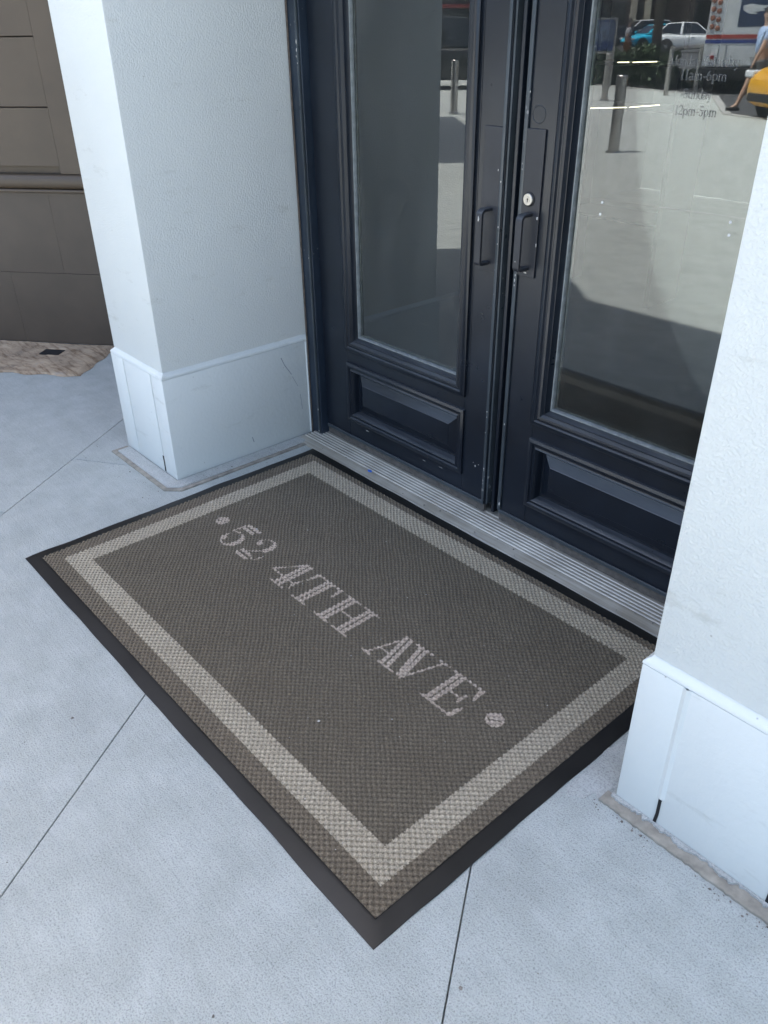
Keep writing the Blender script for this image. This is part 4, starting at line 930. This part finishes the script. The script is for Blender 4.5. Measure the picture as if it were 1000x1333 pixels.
def person(label, loc, rz, shirt, legs, long_legs, ph=1.0, group='pedestrians'):
    t = thing('person', label, 'person', loc, rz, group)
    s = .30 * ph                                   # stride, walking toward +x
    J = [(0, 0, .95, (.15, .11)), (0, 0, 1.15, (.14, .1)), (0, 0, 1.36, (.17, .11)), (0, 0, 1.46, .075), (.01, 0, 1.53, .058), (.02, 0, 1.62, (.075, .088)), (.025, 0, 1.70, (.07, .085)), (.02, 0, 1.76, .045)]
    E = [(0, 1), (1, 2), (2, 3), (3, 4), (4, 5), (5, 6), (6, 7)]
    for sd, f in ((1, 1), (-1, -1)):
        n = len(J); J += [(0.0, sd * .095, .88, .088), (.10 * f * ph + .04, sd * .1, .48, .06), (s * f - (.08 if f < 0 else 0), sd * .1, .10 + (.06 if f < 0 else 0), .04), (s * f + .12, sd * .11, .035 + (0.02 if f < 0 else 0), .034), (s * f + .19, sd * .115, .03, .026)]
        E += [(0, n), (n, n + 1), (n + 1, n + 2), (n + 2, n + 3), (n + 3, n + 4)]
        n = len(J); J += [(0, sd * .19, 1.40, .062), (-.10 * f, sd * .235, 1.13, .045), (-.10 * f + .10, sd * .235, .90, .033), (-.10 * f + .13, sd * .235, .82, (.018, .034)), (-.10 * f + .15, sd * .228, .745, (.014, .03))]
        E += [(2, n), (n, n + 1), (n + 1, n + 2), (n + 2, n + 3), (n + 3, n + 4)]
    skin_mesh('body', J, E, SK, t, 0, 1)
    sh_ = [(0, 0, .93, (.175, .135)), (0, 0, 1.15, (.165, .125)), (0, 0, 1.36, (.185, .13)), (0, 0, 1.45, .085)]; se = [(0, 1), (1, 2), (2, 3)]
    for sd, f in ((1, 1), (-1, -1)):
        n = len(sh_); sh_ += [(0, sd * .19, 1.40, .08), (-.07 * f, sd * .228, 1.2, .068)]; se += [(2, n), (n, n + 1)]
    skin_mesh('shirt', sh_, se, shirt, t, 0, 1)
    tj = [(0, 0, .97, (.165, .125))]; te = []
    for sd, f in ((1, 1), (-1, -1)):
        n = len(tj)
        tj += [(0.0, sd * .095, .86, .108), (.09 * f * ph + .035, sd * .1, .52, .085)]; te += [(0, n), (n, n + 1)]
        if long_legs: tj += [(s * f * .95 - (.08 if f < 0 else 0), sd * .1, .14, .06)]; te += [(n + 1, n + 2)]
    skin_mesh('trousers' if long_legs else 'shorts', tj, te, legs, t, 0, 1)
    hr = MB()
    for a_ in range(9):
        for b_ in range(12):
            pass
    obj('hair', MB().lathe([(0.0, .11), (.05, .1), (.085, .06), (.094, .0), (.088, -.03)], (.0, 0, 1.70), (-.25, 0, 1), 18), HAIR, t, world=False, smooth=True)
    fc = MB(); fc.add([(.10, -.014, 1.625), (.10, .014, 1.625), (.125, 0, 1.62), (.098, 0, 1.67)], [(0, 1, 2), (0, 2, 3), (1, 3, 2)]); obj('nose', fc, SK, t, world=False)
    for sd in (-1, 1):
        obj('shoe', MB().box(s * sd - .07, s * sd + .2, *sorted((sd * .055, sd * .16)), .0, .07), M['tyre'], t, world=False, bevel=.025)
    return t
LB = simple('light_blue_shirt', (.36, .48, .70), .8, var=.15, vscale=12); GY_ = simple('grey_shorts', (.12, .13, .14), .8); OR = simple('orange_trousers', (.42, .16, .04), .8); GS = simple('grey_shirt', (.35, .35, .37), .8)
person('walking person in light blue shirt and grey shorts, nearer the hoop barrier', (-8.68, -13.46, 0), rr + math.pi, LB, GY_, False, .9)
person('walking person in light blue shirt, beside the white pillar edge', (-8.1, -13.5, 0), rr + math.pi, LB, GY_, False, .7)
person('person in orange trousers and grey top behind the hedge', (-22.4, -29.2, -.1), rr, GS, OR, True, .6)

# ---- far buildings
AW = Vector((-0.545, -0.838)).normalized(); fr2 = Vector((-AW.y, AW.x)); fr2 = fr2 if fr2.x > 0 else -fr2
fb = thing('brick_building', 'long dark brown building with cream pilasters across the street', 'building', (-46.5, -67.0, -.1), yaw_of(fr2))
fo = lambda n_, m_, mt_, p=fb, **k: obj(n_, m_, mt_, p, world=False, **k)
BR = simple('dark_brown_brick', (.07, .052, .042), .85, var=.3, vscale=2); CR = simple('cream_stone', (.55, .49, .36), .8)
fo('wall', MB().box(-34, 34, -10, 0, 0, 11), BR)
for x in np.arange(-32, 33, 4.0):
    if abs(x) < 3: continue
    wn = fo('window', MB().box(x, x + 2.4, .001, .04, .8, 3.2), M['black']); fo('pane', MB().box(x + .1, x + 2.3, .041, .05, .9, 3.1), M['carglass'], wn)
    wn = fo('window', MB().box(x + .3, x + 2.1, .001, .04, 5, 8), M['black']); fo('pane', MB().box(x + .4, x + 2.0, .041, .05, 5.1, 7.9), M['carglass'], wn)
for x in (-1.0, .15, 1.1, 7.5, 8.6): fo('pilaster', MB().box(x - .28, x + .28, .001, .5, 0, 9), CR, bevel=.04)
dr2 = fo('door', MB().box(-.6, .0, .002, .06, 0, 2.8), M['black'])
fb2 = thing('shop_row', 'dark shopfront with thin red band behind the black parked car', 'building', (-26.8, -23.0, -.1), yaw_of(Vector((.72, -.69))))
fo('wall', MB().box(-16, 2.4, -8, 0, 0, 8), simple('shop_dark_paint', (.03, .032, .036), .5), fb2)
fo('sign_band', MB().box(-1.2, 2.3, .001, .12, 2.22, 2.34), simple('band_red', (.30, .04, .04), .7), fb2)
for x in (-14, -11, -8, -5):
    wn = fo('window', MB().box(x, x + 2.2, .001, .05, .6, 2.6), M['black'], fb2); fo('pane', MB().box(x + .1, x + 2.1, .051, .06, .7, 2.5), M['carglass'], wn)
fo('pilaster', MB().box(-1.75, -1.3, .001, .25, 0, 3.4), CR, fb2, bevel=.02)
print('objects', len(bpy.data.objects))
